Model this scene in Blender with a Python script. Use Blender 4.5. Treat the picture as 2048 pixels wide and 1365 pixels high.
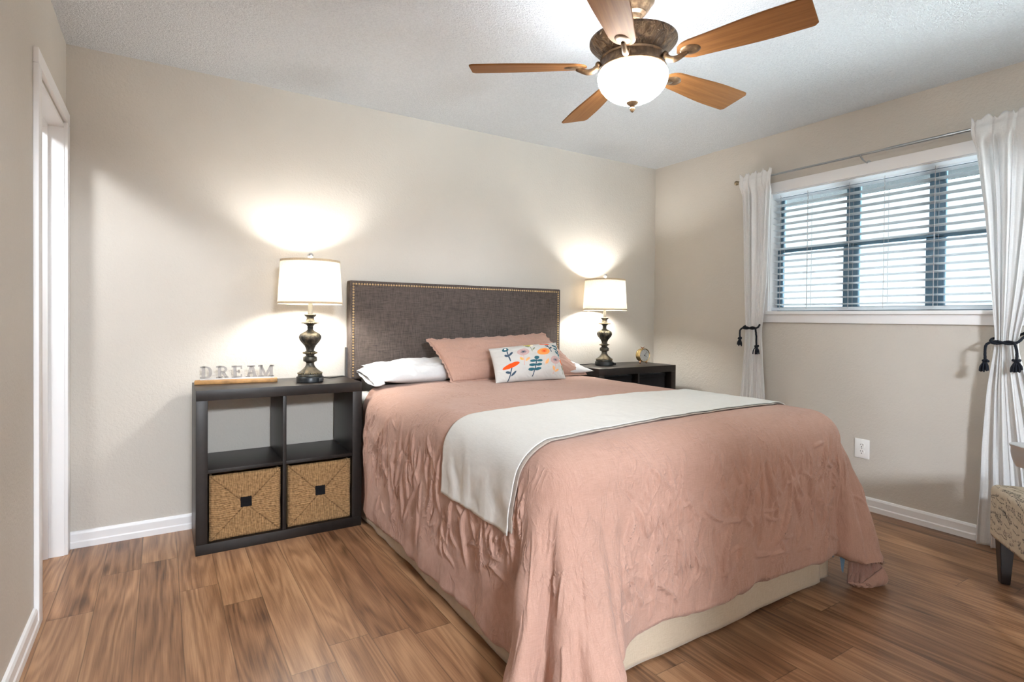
import bpy, bmesh, math, random
import numpy as np
from mathutils import Vector, Matrix, noise

SC = bpy.context.scene
COL = SC.collection
for o in list(bpy.data.objects):
    bpy.data.objects.remove(o)
PI = math.pi
W, H, D = 4.004, 2.44, 3.75          # room: x from -W to 0, y from -D to 0, z from 0 to H

# ------------------------------------------------------------------ camera
def basis(yaw, pitch, roll):
    d = Vector((math.sin(yaw)*math.cos(pitch), math.cos(yaw)*math.cos(pitch), math.sin(pitch)))
    r = Vector((math.cos(yaw), -math.sin(yaw), 0))
    u = r.cross(d)
    c, s = math.cos(roll), math.sin(roll)
    return d, c*r + s*u, c*u - s*r
cam = bpy.data.cameras.new('camera')
cam.sensor_fit = 'HORIZONTAL'
cam.sensor_width = 36.0
cam.lens = 36.0*1110.58/2048
cam.shift_y = -(682.5 - 649.68)/2048
cam.clip_start = 0.02
camera = bpy.data.objects.new('camera', cam)
COL.objects.link(camera)
d_, r_, u_ = basis(0.5632, -0.0121, 0.0092)
camera.matrix_world = Matrix(((r_.x, u_.x, -d_.x, -3.6151), (r_.y, u_.y, -d_.y, -3.4184),
                              (r_.z, u_.z, -d_.z, 1.1432), (0, 0, 0, 1)))
SC.camera = camera

# ------------------------------------------------------------------ world, daylight, exposure
SKY_EAST, SKY_SOUTH, GROUND_SOUTH = 0.50, 2.0, 24.0      # radiance of the sky right and behind, and of the added ground glow
BOWL_STRENGTH = 17.0
LAMP_STRENGTH = 235.0
UPLIGHT_STRENGTH = 230.0
NEXT_ROOM_STRENGTH = 150.0
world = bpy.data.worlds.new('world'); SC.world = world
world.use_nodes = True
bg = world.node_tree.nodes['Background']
# a bright hazy sky: raised behind the camera as added fill, softer on the side of the right-hand window
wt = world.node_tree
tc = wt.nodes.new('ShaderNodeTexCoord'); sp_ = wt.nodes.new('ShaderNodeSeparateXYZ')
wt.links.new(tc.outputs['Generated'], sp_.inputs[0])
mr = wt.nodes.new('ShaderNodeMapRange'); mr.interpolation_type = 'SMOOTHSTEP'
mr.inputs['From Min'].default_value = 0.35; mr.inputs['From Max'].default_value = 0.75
# from the ground up: added glow that lights the ceiling, dimmer band, then sky
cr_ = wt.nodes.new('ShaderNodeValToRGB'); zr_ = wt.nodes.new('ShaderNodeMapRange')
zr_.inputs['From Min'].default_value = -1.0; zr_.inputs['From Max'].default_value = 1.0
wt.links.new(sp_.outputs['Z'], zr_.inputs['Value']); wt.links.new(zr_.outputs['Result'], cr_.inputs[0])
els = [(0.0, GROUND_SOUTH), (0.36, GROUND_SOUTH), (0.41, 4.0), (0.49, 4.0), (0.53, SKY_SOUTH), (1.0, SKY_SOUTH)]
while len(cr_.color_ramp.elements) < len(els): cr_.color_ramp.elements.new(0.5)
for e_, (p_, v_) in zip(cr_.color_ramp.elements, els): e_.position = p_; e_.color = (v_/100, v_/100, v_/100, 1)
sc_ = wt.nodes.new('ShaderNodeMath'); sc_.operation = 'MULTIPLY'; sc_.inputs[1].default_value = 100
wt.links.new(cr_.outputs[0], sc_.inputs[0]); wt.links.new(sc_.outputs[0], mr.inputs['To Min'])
# east: sky strength raised overhead to brighten the blind slats
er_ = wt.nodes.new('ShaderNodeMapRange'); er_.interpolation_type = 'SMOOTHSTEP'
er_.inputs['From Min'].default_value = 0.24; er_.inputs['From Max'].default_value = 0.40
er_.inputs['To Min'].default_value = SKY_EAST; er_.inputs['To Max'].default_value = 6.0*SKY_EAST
eg_ = wt.nodes.new('ShaderNodeMapRange'); eg_.interpolation_type = 'SMOOTHSTEP'      # added ground glow there, brightens ceiling and slats
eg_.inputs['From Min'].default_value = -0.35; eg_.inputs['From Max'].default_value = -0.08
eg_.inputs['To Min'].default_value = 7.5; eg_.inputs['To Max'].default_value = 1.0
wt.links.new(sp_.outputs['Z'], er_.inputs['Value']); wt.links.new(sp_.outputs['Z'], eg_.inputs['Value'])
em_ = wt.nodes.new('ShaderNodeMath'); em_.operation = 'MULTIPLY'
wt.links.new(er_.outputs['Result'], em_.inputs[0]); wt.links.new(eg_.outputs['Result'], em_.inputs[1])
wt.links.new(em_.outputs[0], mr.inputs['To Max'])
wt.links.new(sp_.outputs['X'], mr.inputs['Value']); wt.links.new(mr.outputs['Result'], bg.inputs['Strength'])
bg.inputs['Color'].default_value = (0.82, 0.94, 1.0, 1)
SC.view_settings.view_transform = 'Standard'
SC.view_settings.look = 'None'
SC.view_settings.exposure = 1.68
SC.view_settings.gamma = 1.0
SC.view_settings.use_curve_mapping = False
SC.cycles.use_denoising = True
SC.cycles.max_bounces = 10
SC.cycles.diffuse_bounces = 6
SC.cycles.transparent_max_bounces = 16
SC.cycles.sample_clamp_indirect = 6.0
SC.cycles.caustics_reflective = False
SC.cycles.caustics_refractive = False

def portal(name, loc, rot, sx, sy):
    l = bpy.data.lights.new(name, 'AREA'); l.shape = 'RECTANGLE'; l.size = sx; l.size_y = sy
    l.cycles.is_portal = True
    o = bpy.data.objects.new(name, l); COL.objects.link(o); o.location = loc; o.rotation_euler = rot
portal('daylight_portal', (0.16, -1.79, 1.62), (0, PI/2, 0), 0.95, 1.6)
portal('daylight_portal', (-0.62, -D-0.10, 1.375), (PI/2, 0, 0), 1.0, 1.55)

# ------------------------------------------------------------------ helpers: nodes and materials
def new_mat(name):
    m = bpy.data.materials.new(name); m.use_nodes = True
    nt = m.node_tree
    b = nt.nodes['Principled BSDF']
    return m, nt, b
def nd(nt, t, **kw):
    n = nt.nodes.new(t)
    for k, v in kw.items(): setattr(n, k, v)
    return n
def lk(nt, a, b): nt.links.new(a, b)
def mth(nt, op, a, b=None, clamp=False):
    n = nd(nt, 'ShaderNodeMath', operation=op); n.use_clamp = clamp
    for i, v in enumerate((a, b)):
        if v is None: continue
        if hasattr(v, 'is_linked') or hasattr(v, 'links'): lk(nt, v, n.inputs[i])
        else: n.inputs[i].default_value = v
    return n.outputs[0]
def ramp(nt, fac, stops):
    n = nd(nt, 'ShaderNodeValToRGB')
    cr = n.color_ramp
    while len(cr.elements) < len(stops): cr.elements.new(0.5)
    for e, (p, c) in zip(cr.elements, stops):
        e.position = p; e.color = (*c, 1) if len(c) == 3 else c
    lk(nt, fac, n.inputs[0]); return n.outputs[0]
def noise_tex(nt, vec, scale, detail=3, rough=0.5, dist=0.0):
    n = nd(nt, 'ShaderNodeTexNoise'); n.inputs['Scale'].default_value = scale
    n.inputs['Detail'].default_value = detail; n.inputs['Roughness'].default_value = rough
    n.inputs['Distortion'].default_value = dist
    if vec is not None: lk(nt, vec, n.inputs['Vector'])
    return n.outputs['Fac']
def bump(nt, b, height, strength, dist):
    n = nd(nt, 'ShaderNodeBump'); n.inputs['Strength'].default_value = strength
    n.inputs['Distance'].default_value = dist
    lk(nt, height, n.inputs['Height']); lk(nt, n.outputs[0], b.inputs['Normal'])
def objco(nt): return nd(nt, 'ShaderNodeTexCoord').outputs['Object']
def geopos(nt): return nd(nt, 'ShaderNodeNewGeometry').outputs['Position']
def mapping(nt, vec, scale=(1, 1, 1), loc=(0, 0, 0), rot=(0, 0, 0)):
    n = nd(nt, 'ShaderNodeMapping'); n.inputs['Scale'].default_value = scale
    n.inputs['Location'].default_value = loc; n.inputs['Rotation'].default_value = rot
    lk(nt, vec, n.inputs['Vector']); return n.outputs[0]
def basic(name, col, rough=0.5, metal=0.0, vary=0.0, vscale=8, bumps=None, spec=0.5):
    m, nt, b = new_mat(name)
    b.inputs['Roughness'].default_value = rough; b.inputs['Metallic'].default_value = metal
    b.inputs['Specular IOR Level'].default_value = spec
    co = objco(nt)
    f = noise_tex(nt, co, vscale, 4)
    c2 = tuple(max(0, c*(1-vary)) for c in col); c1 = tuple(min(1, c*(1+vary)) for c in col)
    lk(nt, ramp(nt, f, [(0.3, c2), (0.7, c1)]), b.inputs['Base Color'])
    if bumps:
        s, st, di = bumps
        bump(nt, b, noise_tex(nt, co, s, 4, 0.6), st, di)
    return m
def weave(name, col, col2, scale=700, rough=0.9, st=0.35, di=0.001, sheen=0.2):
    """plain-woven cloth: crossing threads of uneven thickness"""
    m, nt, b = new_mat(name)
    b.inputs['Roughness'].default_value = rough
    b.inputs['Specular IOR Level'].default_value = 0.15
    b.inputs['Sheen Weight'].default_value = sheen
    co = objco(nt)
    n1 = noise_tex(nt, mapping(nt, co, (scale*0.06, scale, scale)), 1.0, 2)
    n2 = noise_tex(nt, mapping(nt, co, (scale, scale*0.06, scale*0.06)), 1.0, 2)
    n3 = noise_tex(nt, co, 6, 4)
    s = mth(nt, 'ADD', n1, n2)
    s2 = mth(nt, 'ADD', mth(nt, 'MULTIPLY', s, 0.45), mth(nt, 'MULTIPLY', n3, 0.1))
    lk(nt, ramp(nt, s2, [(0.36, col2), (0.64, col)]), b.inputs['Base Color'])
    bump(nt, b, s, st, di)
    return m

M = {}
# painted wall with orange-peel texture
m, nt, b = new_mat('wall_paint'); b.inputs['Roughness'].default_value = 0.62
b.inputs['Specular IOR Level'].default_value = 0.3
g = geopos(nt)
lk(nt, ramp(nt, noise_tex(nt, g, 2.5, 3), [(0.3, (0.535, 0.50, 0.452)), (0.7, (0.56, 0.525, 0.475))]), b.inputs['Base Color'])
h1 = noise_tex(nt, g, 75, 3, 0.55, 0.6); h2 = noise_tex(nt, g, 30, 2, 0.5)
bump(nt, b, mth(nt, 'ADD', mth(nt, 'MULTIPLY', h1, 0.8), mth(nt, 'MULTIPLY', h2, 0.5)), 0.42, 0.006)
M['wall'] = m
# popcorn ceiling
m, nt, b = new_mat('popcorn_ceiling'); b.inputs['Roughness'].default_value = 0.9
b.inputs['Specular IOR Level'].default_value = 0.1
g = geopos(nt)
f = noise_tex(nt, g, 110, 4, 0.7)
lk(nt, ramp(nt, f, [(0.3, (0.75, 0.765, 0.785)), (0.6, (0.855, 0.872, 0.892))]), b.inputs['Base Color'])
bump(nt, b, ramp(nt, f, [(0.38, (0, 0, 0)), (0.66, (1, 1, 1))]), 0.9, 0.008)
M['ceiling'] = m
# wood plank floor, boards running towards the head wall
m, nt, b = new_mat('plank_floor'); b.inputs['Roughness'].default_value = 0.36
b.inputs['Specular IOR Level'].default_value = 0.45
g = geopos(nt)
sx = nd(nt, 'ShaderNodeSeparateXYZ'); lk(nt, g, sx.inputs[0])
PW, PL = 0.142, 1.21
row = mth(nt, 'DIVIDE', sx.outputs[0], PW); rowi = mth(nt, 'FLOOR', row)
wn = nd(nt, 'ShaderNodeTexWhiteNoise', noise_dimensions='1D'); lk(nt, rowi, wn.inputs['W'])
v = mth(nt, 'ADD', mth(nt, 'DIVIDE', sx.outputs[1], PL), mth(nt, 'MULTIPLY', wn.outputs['Value'], 7.3))
vi = mth(nt, 'FLOOR', v)
cmb = nd(nt, 'ShaderNodeCombineXYZ'); lk(nt, rowi, cmb.inputs[0]); lk(nt, vi, cmb.inputs[1])
wn2 = nd(nt, 'ShaderNodeTexWhiteNoise', noise_dimensions='3D'); lk(nt, cmb.outputs[0], wn2.inputs['Vector'])
off = nd(nt, 'ShaderNodeVectorMath', operation='SCALE'); lk(nt, wn2.outputs['Color'], off.inputs[0]); off.inputs['Scale'].default_value = 37.0
pos = nd(nt, 'ShaderNodeVectorMath', operation='ADD'); lk(nt, g, pos.inputs[0]); lk(nt, off.outputs[0], pos.inputs[1])
warp = noise_tex(nt, mapping(nt, pos.outputs[0], (8.0, 0.75, 1)), 1.0, 2, 0.45)
px = nd(nt, 'ShaderNodeSeparateXYZ'); lk(nt, pos.outputs[0], px.inputs[0])
rings = mth(nt, 'SINE', mth(nt, 'ADD', mth(nt, 'MULTIPLY', warp, 60.0), mth(nt, 'MULTIPLY', px.outputs[0], 130.0)))
rings = mth(nt, 'MULTIPLY', mth(nt, 'ADD', rings, 1.0), 0.5)
fine = noise_tex(nt, mapping(nt, pos.outputs[0], (240, 5, 1)), 1.0, 3, 0.6)
broad = noise_tex(nt, mapping(nt, pos.outputs[0], (15, 1.1, 1)), 1.0, 4, 0.6)
vo = nd(nt, 'ShaderNodeTexVoronoi'); vo.inputs['Scale'].default_value = 1.0
lk(nt, mapping(nt, pos.outputs[0], (5.5, 1.9, 1)), vo.inputs['Vector'])
knot = ramp(nt, vo.outputs['Distance'], [(0.0, (1, 1, 1)), (0.20, (0, 0, 0))])
t = mth(nt, 'ADD', mth(nt, 'MULTIPLY', rings, 0.12), mth(nt, 'MULTIPLY', fine, 0.36))
t = mth(nt, 'ADD', t, mth(nt, 'MULTIPLY', broad, 0.52))
t = mth(nt, 'ADD', t, mth(nt, 'MULTIPLY', wn2.outputs['Value'], 0.16))
t = mth(nt, 'SUBTRACT', t, mth(nt, 'MULTIPLY', knot, 0.20))
fc = ramp(nt, t, [(0.33, (0.070, 0.030, 0.013)), (0.47, (0.180, 0.086, 0.041)), (0.61, (0.290, 0.150, 0.076)), (0.77, (0.42, 0.240, 0.128))])
fx = mth(nt, 'FRACT', row); fy = mth(nt, 'FRACT', v)
ex = mth(nt, 'MINIMUM', fx, mth(nt, 'SUBTRACT', 1.0, fx)); ey = mth(nt, 'MINIMUM', fy, mth(nt, 'SUBTRACT', 1.0, fy))
seam = mth(nt, 'MINIMUM', mth(nt, 'MULTIPLY', ex, PW), mth(nt, 'MULTIPLY', ey, PL))
sm = ramp(nt, mth(nt, 'DIVIDE', seam, 0.004), [(0.15, (0.55, 0.55, 0.55)), (0.6, (1, 1, 1))])
mx = nd(nt, 'ShaderNodeMix', data_type='RGBA', blend_type='MULTIPLY'); mx.inputs['Factor'].default_value = 1.0
lk(nt, fc, mx.inputs['A']); lk(nt, sm, mx.inputs['B']); lk(nt, mx.outputs['Result'], b.inputs['Base Color'])
bump(nt, b, mth(nt, 'ADD', mth(nt, 'MULTIPLY', fine, 0.25), sm), 0.25, 0.0012)
lk(nt, mth(nt, 'ADD', mth(nt, 'MULTIPLY', fine, 0.12), 0.30), b.inputs['Roughness'])
M['floor'] = m

M['trim'] = basic('white_trim_paint', (0.80, 0.80, 0.81), 0.4, vary=0.01, bumps=(40, 0.05, 0.001))
M['darkwood'] = basic('espresso_wood', (0.0125, 0.0090, 0.0078), 0.38, vary=0.25, vscale=30, bumps=(160, 0.08, 0.001), spec=0.36)
M['darkfabric'] = weave('dark_bin_fabric', (0.012, 0.011, 0.013), (0.006, 0.006, 0.007), 400)
M['headfab'] = weave('headboard_linen', (0.128, 0.104, 0.092), (0.055, 0.044, 0.040), 420, 0.9, 0.5, 0.0012, 0.0)
M['nail'] = basic('antique_brass_nail', (0.50, 0.36, 0.19), 0.32, 1.0, vary=0.25, vscale=120)
M['pink'] = weave('dusty_pink_linen', (0.465, 0.292, 0.233), (0.385, 0.232, 0.182), 520, 0.92, 0.45, 0.0014, 0.12)
def crumple(m, strength=0.34):
    nt = m.node_tree; b = nt.nodes['Principled BSDF']; g = objco(nt)
    n1 = noise_tex(nt, mapping(nt, g, (16, 16, 7)), 1.0, 3, 0.55, 1.1)
    rid = mth(nt, 'SUBTRACT', 1.0, mth(nt, 'ABSOLUTE', mth(nt, 'MULTIPLY', mth(nt, 'SUBTRACT', n1, 0.5), 9.0)), clamp=True)
    msk = ramp(nt, noise_tex(nt, g, 5.0, 2), [(0.45, (0, 0, 0)), (0.62, (1, 1, 1))])
    hgt = mth(nt, 'MULTIPLY', mth(nt, 'POWER', rid, 2.0), msk)
    bn = nd(nt, 'ShaderNodeBump'); bn.inputs['Strength'].default_value = strength; bn.inputs['Distance'].default_value = 0.012
    old = b.inputs['Normal'].links[0].from_node
    lk(nt, hgt, bn.inputs['Height']); lk(nt, bn.outputs[0], old.inputs['Normal'])
M['pink_linen'] = M['pink'].copy(); M['pink_linen'].name = 'crumpled_pink_linen'; crumple(M['pink_linen'])
M['lining'] = weave('comforter_underside', (0.36, 0.22, 0.185), (0.29, 0.175, 0.145), 500)
M['blue'] = weave('blue_ribbon_cloth', (0.20, 0.34, 0.52), (0.15, 0.27, 0.43), 500)
M['runner'] = weave('white_runner_cloth', (0.68, 0.675, 0.65), (0.60, 0.595, 0.57), 620, 0.9, 0.35, 0.001, 0.05)
M['runner_back'] = weave('runner_lining', (0.45, 0.39, 0.34), (0.36, 0.31, 0.27), 620)
M['white_cotton'] = weave('white_cotton', (0.64, 0.64, 0.645), (0.58, 0.58, 0.59), 900, 0.9, 0.2, 0.0008, 0.0)
M['skirt'] = weave('cream_skirt_cloth', (0.54, 0.45, 0.34), (0.46, 0.375, 0.28), 600)
M['mattress'] = basic('mattress_ticking', (0.75, 0.74, 0.72), 0.9, vary=0.03)
# lamp base: weathered bronze, dark with rubbed greenish highlights
m, nt, b = new_mat('weathered_bronze'); b.inputs['Metallic'].default_value = 0.7; b.inputs['Roughness'].default_value = 0.40
co = objco(nt)
lk(nt, ramp(nt, noise_tex(nt, co, 45, 4, 0.65), [(0.35, (0.035, 0.036, 0.034)), (0.55, (0.085, 0.080, 0.066)), (0.75, (0.23, 0.19, 0.12))]), b.inputs['Base Color'])
M['bronze'] = m
M['bronze_dark'] = basic('dark_bronze_foot', (0.022, 0.025, 0.028), 0.35, 0.4, vary=0.2)
M['bead'] = basic('rubbed_gold_beading', (0.22, 0.18, 0.11), 0.4, 0.8, vary=0.3, vscale=90)
M['plastic_black'] = basic('black_plastic', (0.012, 0.012, 0.013), 0.4)
M['fingrey'] = basic('grey_socket', (0.16, 0.16, 0.15), 0.4, 0.3)
M['chrome'] = basic('chrome', (0.75, 0.75, 0.76), 0.08, 1.0)
# linen lamp shade: lets the bulb shine through
m, nt, b = new_mat('linen_shade')
nt.nodes.remove(b)
out = nt.nodes['Material Output']
co = objco(nt)
th = mth(nt, 'ADD', noise_tex(nt, mapping(nt, co, (60, 60, 900)), 1, 2), noise_tex(nt, mapping(nt, co, (500, 500, 40)), 1, 2))
lc = ramp(nt, mth(nt, 'MULTIPLY', th, 0.5), [(0.35, (0.72, 0.60, 0.44)), (0.65, (0.88, 0.77, 0.61))])
df = nd(nt, 'ShaderNodeBsdfDiffuse'); tr = nd(nt, 'ShaderNodeBsdfTranslucent'); mxs = nd(nt, 'ShaderNodeMixShader')
lk(nt, lc, df.inputs[0]); lk(nt, lc, tr.inputs[0]); mxs.inputs[0].default_value = 0.055
lk(nt, df.outputs[0], mxs.inputs[1]); lk(nt, tr.outputs[0], mxs.inputs[2]); lk(nt, mxs.outputs[0], out.inputs[0])
M['shade'] = m
M['shadeband'] = weave('shade_trim_band', (0.62, 0.50, 0.34), (0.50, 0.39, 0.26), 700)
def emis(name, col, strength):
    m = bpy.data.materials.new(name); m.use_nodes = True; nt = m.node_tree
    nt.nodes.remove(nt.nodes['Principled BSDF'])
    e = nd(nt, 'ShaderNodeEmission'); e.inputs[0].default_value = (*col, 1); e.inputs[1].default_value = strength
    lk(nt, e.outputs[0], nt.nodes['Material Output'].inputs[0]); return m
M['bulb'] = emis('warm_bulb', (0.92, 0.92, 0.89), LAMP_STRENGTH)
M['upbulb'] = emis('fan_uplight_bulb', (0.88, 0.97, 1.08), UPLIGHT_STRENGTH)
# marbled glass bowl of the fan lamp, lit from inside
m = bpy.data.materials.new('lit_marbled_bowl'); m.use_nodes = True; nt = m.node_tree
b = nt.nodes['Principled BSDF']; b.inputs['Roughness'].default_value = 0.25
b.inputs['Base Color'].default_value = (0.75, 0.66, 0.5, 1)
co = objco(nt)
mar = noise_tex(nt, co, 14, 4, 0.6, 1.2)
b.inputs['Emission Strength'].default_value = BOWL_STRENGTH
lk(nt, ramp(nt, mar, [(0.3, (0.98, 0.90, 0.76)), (0.6, (0.93, 0.95, 0.94))]), b.inputs['Emission Color'])
M['bowl'] = m
# fan metal: carved antique bronze
m, nt, b = new_mat('antique_bronze'); b.inputs['Metallic'].default_value = 0.55; b.inputs['Roughness'].default_value = 0.42
co = objco(nt)
f = noise_tex(nt, co, 38, 4, 0.6)
lk(nt, ramp(nt, f, [(0.3, (0.075, 0.045, 0.025)), (0.55, (0.17, 0.105, 0.058)), (0.78, (0.36, 0.24, 0.13))]), b.inputs['Base Color'])
M['fanmetal'] = m
m, nt, b = new_mat('carved_bronze'); b.inputs['Metallic'].default_value = 0.5; b.inputs['Roughness'].default_value = 0.4
co = objco(nt)
w1 = noise_tex(nt, mapping(nt, co, (26, 26, 9), rot=(0.5, 0.4, 0)), 1.0, 4, 0.65, 1.4)
lk(nt, ramp(nt, w1, [(0.34, (0.05, 0.030, 0.018)), (0.55, (0.15, 0.095, 0.055)), (0.75, (0.34, 0.23, 0.13))]), b.inputs['Base Color'])
bump(nt, b, w1, 1.0, 0.02)
M['carved'] = m
# fan blades: walnut veneer
m, nt, b = new_mat('walnut_blade'); b.inputs['Roughness'].default_value = 0.6; b.inputs['Specular IOR Level'].default_value = 0.2
co = objco(nt)
f = noise_tex(nt, mapping(nt, co, (3, 60, 60)), 1.0, 4, 0.6, 0.4)
lk(nt, ramp(nt, f, [(0.3, (0.19, 0.078, 0.024)), (0.7, (0.30, 0.135, 0.043))]), b.inputs['Base Color'])
M['blade'] = m
M['bladeedge'] = basic('blade_edge', (0.10, 0.045, 0.018), 0.4)
M['purple'] = basic('dark_purple_cap', (0.07, 0.05, 0.11), 0.4)
M['rod'] = basic('brushed_steel_rod', (0.42, 0.45, 0.47), 0.28, 1.0, vary=0.08)
M['finialm'] = basic('antique_brass', (0.30, 0.235, 0.15), 0.35, 0.9, vary=0.3, vscale=60)
# sheer white curtain
m, nt, b = new_mat('sheer_white_linen')
nt.nodes.remove(b); out = nt.nodes['Material Output']
co = objco(nt)
th = mth(nt, 'ADD', noise_tex(nt, mapping(nt, co, (60, 60, 700)), 1, 2), noise_tex(nt, mapping(nt, co, (600, 600, 40)), 1, 2))
th = mth(nt, 'MULTIPLY', th, 0.5)
lc = ramp(nt, th, [(0.35, (0.80, 0.80, 0.80)), (0.65, (0.90, 0.90, 0.90))])
df = nd(nt, 'ShaderNodeBsdfDiffuse'); tr = nd(nt, 'ShaderNodeBsdfTranslucent'); tp = nd(nt, 'ShaderNodeBsdfTransparent')
lk(nt, lc, df.inputs[0]); lk(nt, lc, tr.inputs[0])
m1 = nd(nt, 'ShaderNodeMixShader'); m1.inputs[0].default_value = 0.3
lk(nt, df.outputs[0], m1.inputs[1]); lk(nt, tr.outputs[0], m1.inputs[2])
m2 = nd(nt, 'ShaderNodeMixShader'); m2.inputs[0].default_value = 0.10
lk(nt, m1.outputs[0], m2.inputs[1]); lk(nt, tp.outputs[0], m2.inputs[2]); lk(nt, m2.outputs[0], out.inputs[0])
M['curtain'] = m
M['rope'] = basic('black_navy_cotton_rope', (0.012, 0.014, 0.020), 0.85, vary=0.3, vscale=200, bumps=(400, 0.5, 0.002), spec=0.2)
M['winframe'] = basic('dark_bronze_aluminium', (0.085, 0.155, 0.215), 0.4, 0.3, vary=0.1)
m, nt, b = new_mat('white_blind_slat'); nt.nodes.remove(b); out = nt.nodes['Material Output']
df = nd(nt, 'ShaderNodeBsdfDiffuse'); df.inputs[0].default_value = (0.82, 0.83, 0.84, 1)
tr = nd(nt, 'ShaderNodeBsdfTranslucent'); tr.inputs[0].default_value = (0.97, 0.98, 0.99, 1)
mxs = nd(nt, 'ShaderNodeMixShader'); mxs.inputs[0].default_value = 0.90      # thin vinyl lets daylight through
lk(nt, df.outputs[0], mxs.inputs[1]); lk(nt, tr.outputs[0], mxs.inputs[2]); lk(nt, mxs.outputs[0], out.inputs[0])
M['slat'] = m
M['cord'] = basic('blind_cord', (0.42, 0.40, 0.40), 0.8)
# window glass
m, nt, b = new_mat('window_glass'); nt.nodes.remove(b); out = nt.nodes['Material Output']
tp = nd(nt, 'ShaderNodeBsdfTransparent'); gl = nd(nt, 'ShaderNodeBsdfGlossy'); gl.inputs['Roughness'].default_value = 0.02
tp.inputs[0].default_value = (0.95, 0.97, 0.97, 1)
fr = nd(nt, 'ShaderNodeFresnel'); fr.inputs[0].default_value = 1.45
mxs = nd(nt, 'ShaderNodeMixShader'); lk(nt, fr.outputs[0], mxs.inputs[0]); lk(nt, tp.outputs[0], mxs.inputs[1]); lk(nt, gl.outputs[0], mxs.inputs[2])
lk(nt, mxs.outputs[0], out.inputs[0]); M['glass'] = m
# fine insect screen outside the lower sashes
m, nt, b = new_mat('insect_screen'); nt.nodes.remove(b); out = nt.nodes['Material Output']
tp = nd(nt, 'ShaderNodeBsdfTransparent'); df = nd(nt, 'ShaderNodeBsdfDiffuse'); df.inputs[0].default_value = (0.25, 0.27, 0.3, 1)
mxs = nd(nt, 'ShaderNodeMixShader'); mxs.inputs[0].default_value = 0.05
lk(nt, tp.outputs[0], mxs.inputs[1]); lk(nt, df.outputs[0], mxs.inputs[2]); lk(nt, mxs.outputs[0], out.inputs[0]); M['screen'] = m
M['soffit'] = basic('painted_soffit', (0.034, 0.036, 0.027), 0.7, vary=0.08)
M['fascia'] = basic('grey_fascia', (0.075, 0.085, 0.095), 0.7, vary=0.05)
M['plate'] = basic('white_plastic', (0.84, 0.84, 0.83), 0.3)
M['slot'] = basic('dark_slot', (0.02, 0.02, 0.02), 0.6)
M['gold'] = basic('brushed_gold', (0.62, 0.45, 0.20), 0.26, 1.0, vary=0.15, vscale=40)
M['copper'] = basic('copper_ball', (0.62, 0.33, 0.20), 0.22, 1.0)
M['dial'] = basic('pale_dial', (0.55, 0.55, 0.53), 0.5, vary=0.03)
M['ink'] = basic('black_ink', (0.02, 0.02, 0.022), 0.5)
M['oak'] = basic('honey_oak', (0.42, 0.22, 0.075), 0.5, vary=0.3, vscale=25, bumps=(60, 0.2, 0.001))
M['letter'] = basic('washed_grey_letter', (0.36, 0.335, 0.315), 0.4, 0.0, vary=0.10, vscale=40)
M['letterbase'] = basic('pale_grey_strip', (0.60, 0.60, 0.61), 0.3, 0.3, vary=0.08)
M['leg'] = basic('ebony_leg', (0.013, 0.009, 0.009), 0.3, vary=0.2)
M['silver'] = basic('brushed_silver', (0.78, 0.80, 0.82), 0.34, 0.65, vary=0.05)
def attr_mat(name, rough=0.9, scale=700, st=0.25, di=0.001):
    m, nt, b = new_mat(name); b.inputs['Roughness'].default_value = rough
    b.inputs['Specular IOR Level'].default_value = 0.15
    a = nd(nt, 'ShaderNodeAttribute'); a.attribute_name = 'print'
    lk(nt, a.outputs['Color'], b.inputs['Base Color'])
    co = objco(nt)
    n1 = noise_tex(nt, mapping(nt, co, (scale*0.06, scale, scale)), 1.0, 2)
    n2 = noise_tex(nt, mapping(nt, co, (scale, scale*0.06, scale*0.06)), 1.0, 2)
    bump(nt, b, mth(nt, 'ADD', n1, n2), st, di); return m
M['floral'] = attr_mat('floral_print_cotton')
M['script'] = attr_mat('script_print_linen')
M['straw'] = attr_mat('seagrass_weave', 0.85, 300, 0.4, 0.002)

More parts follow.
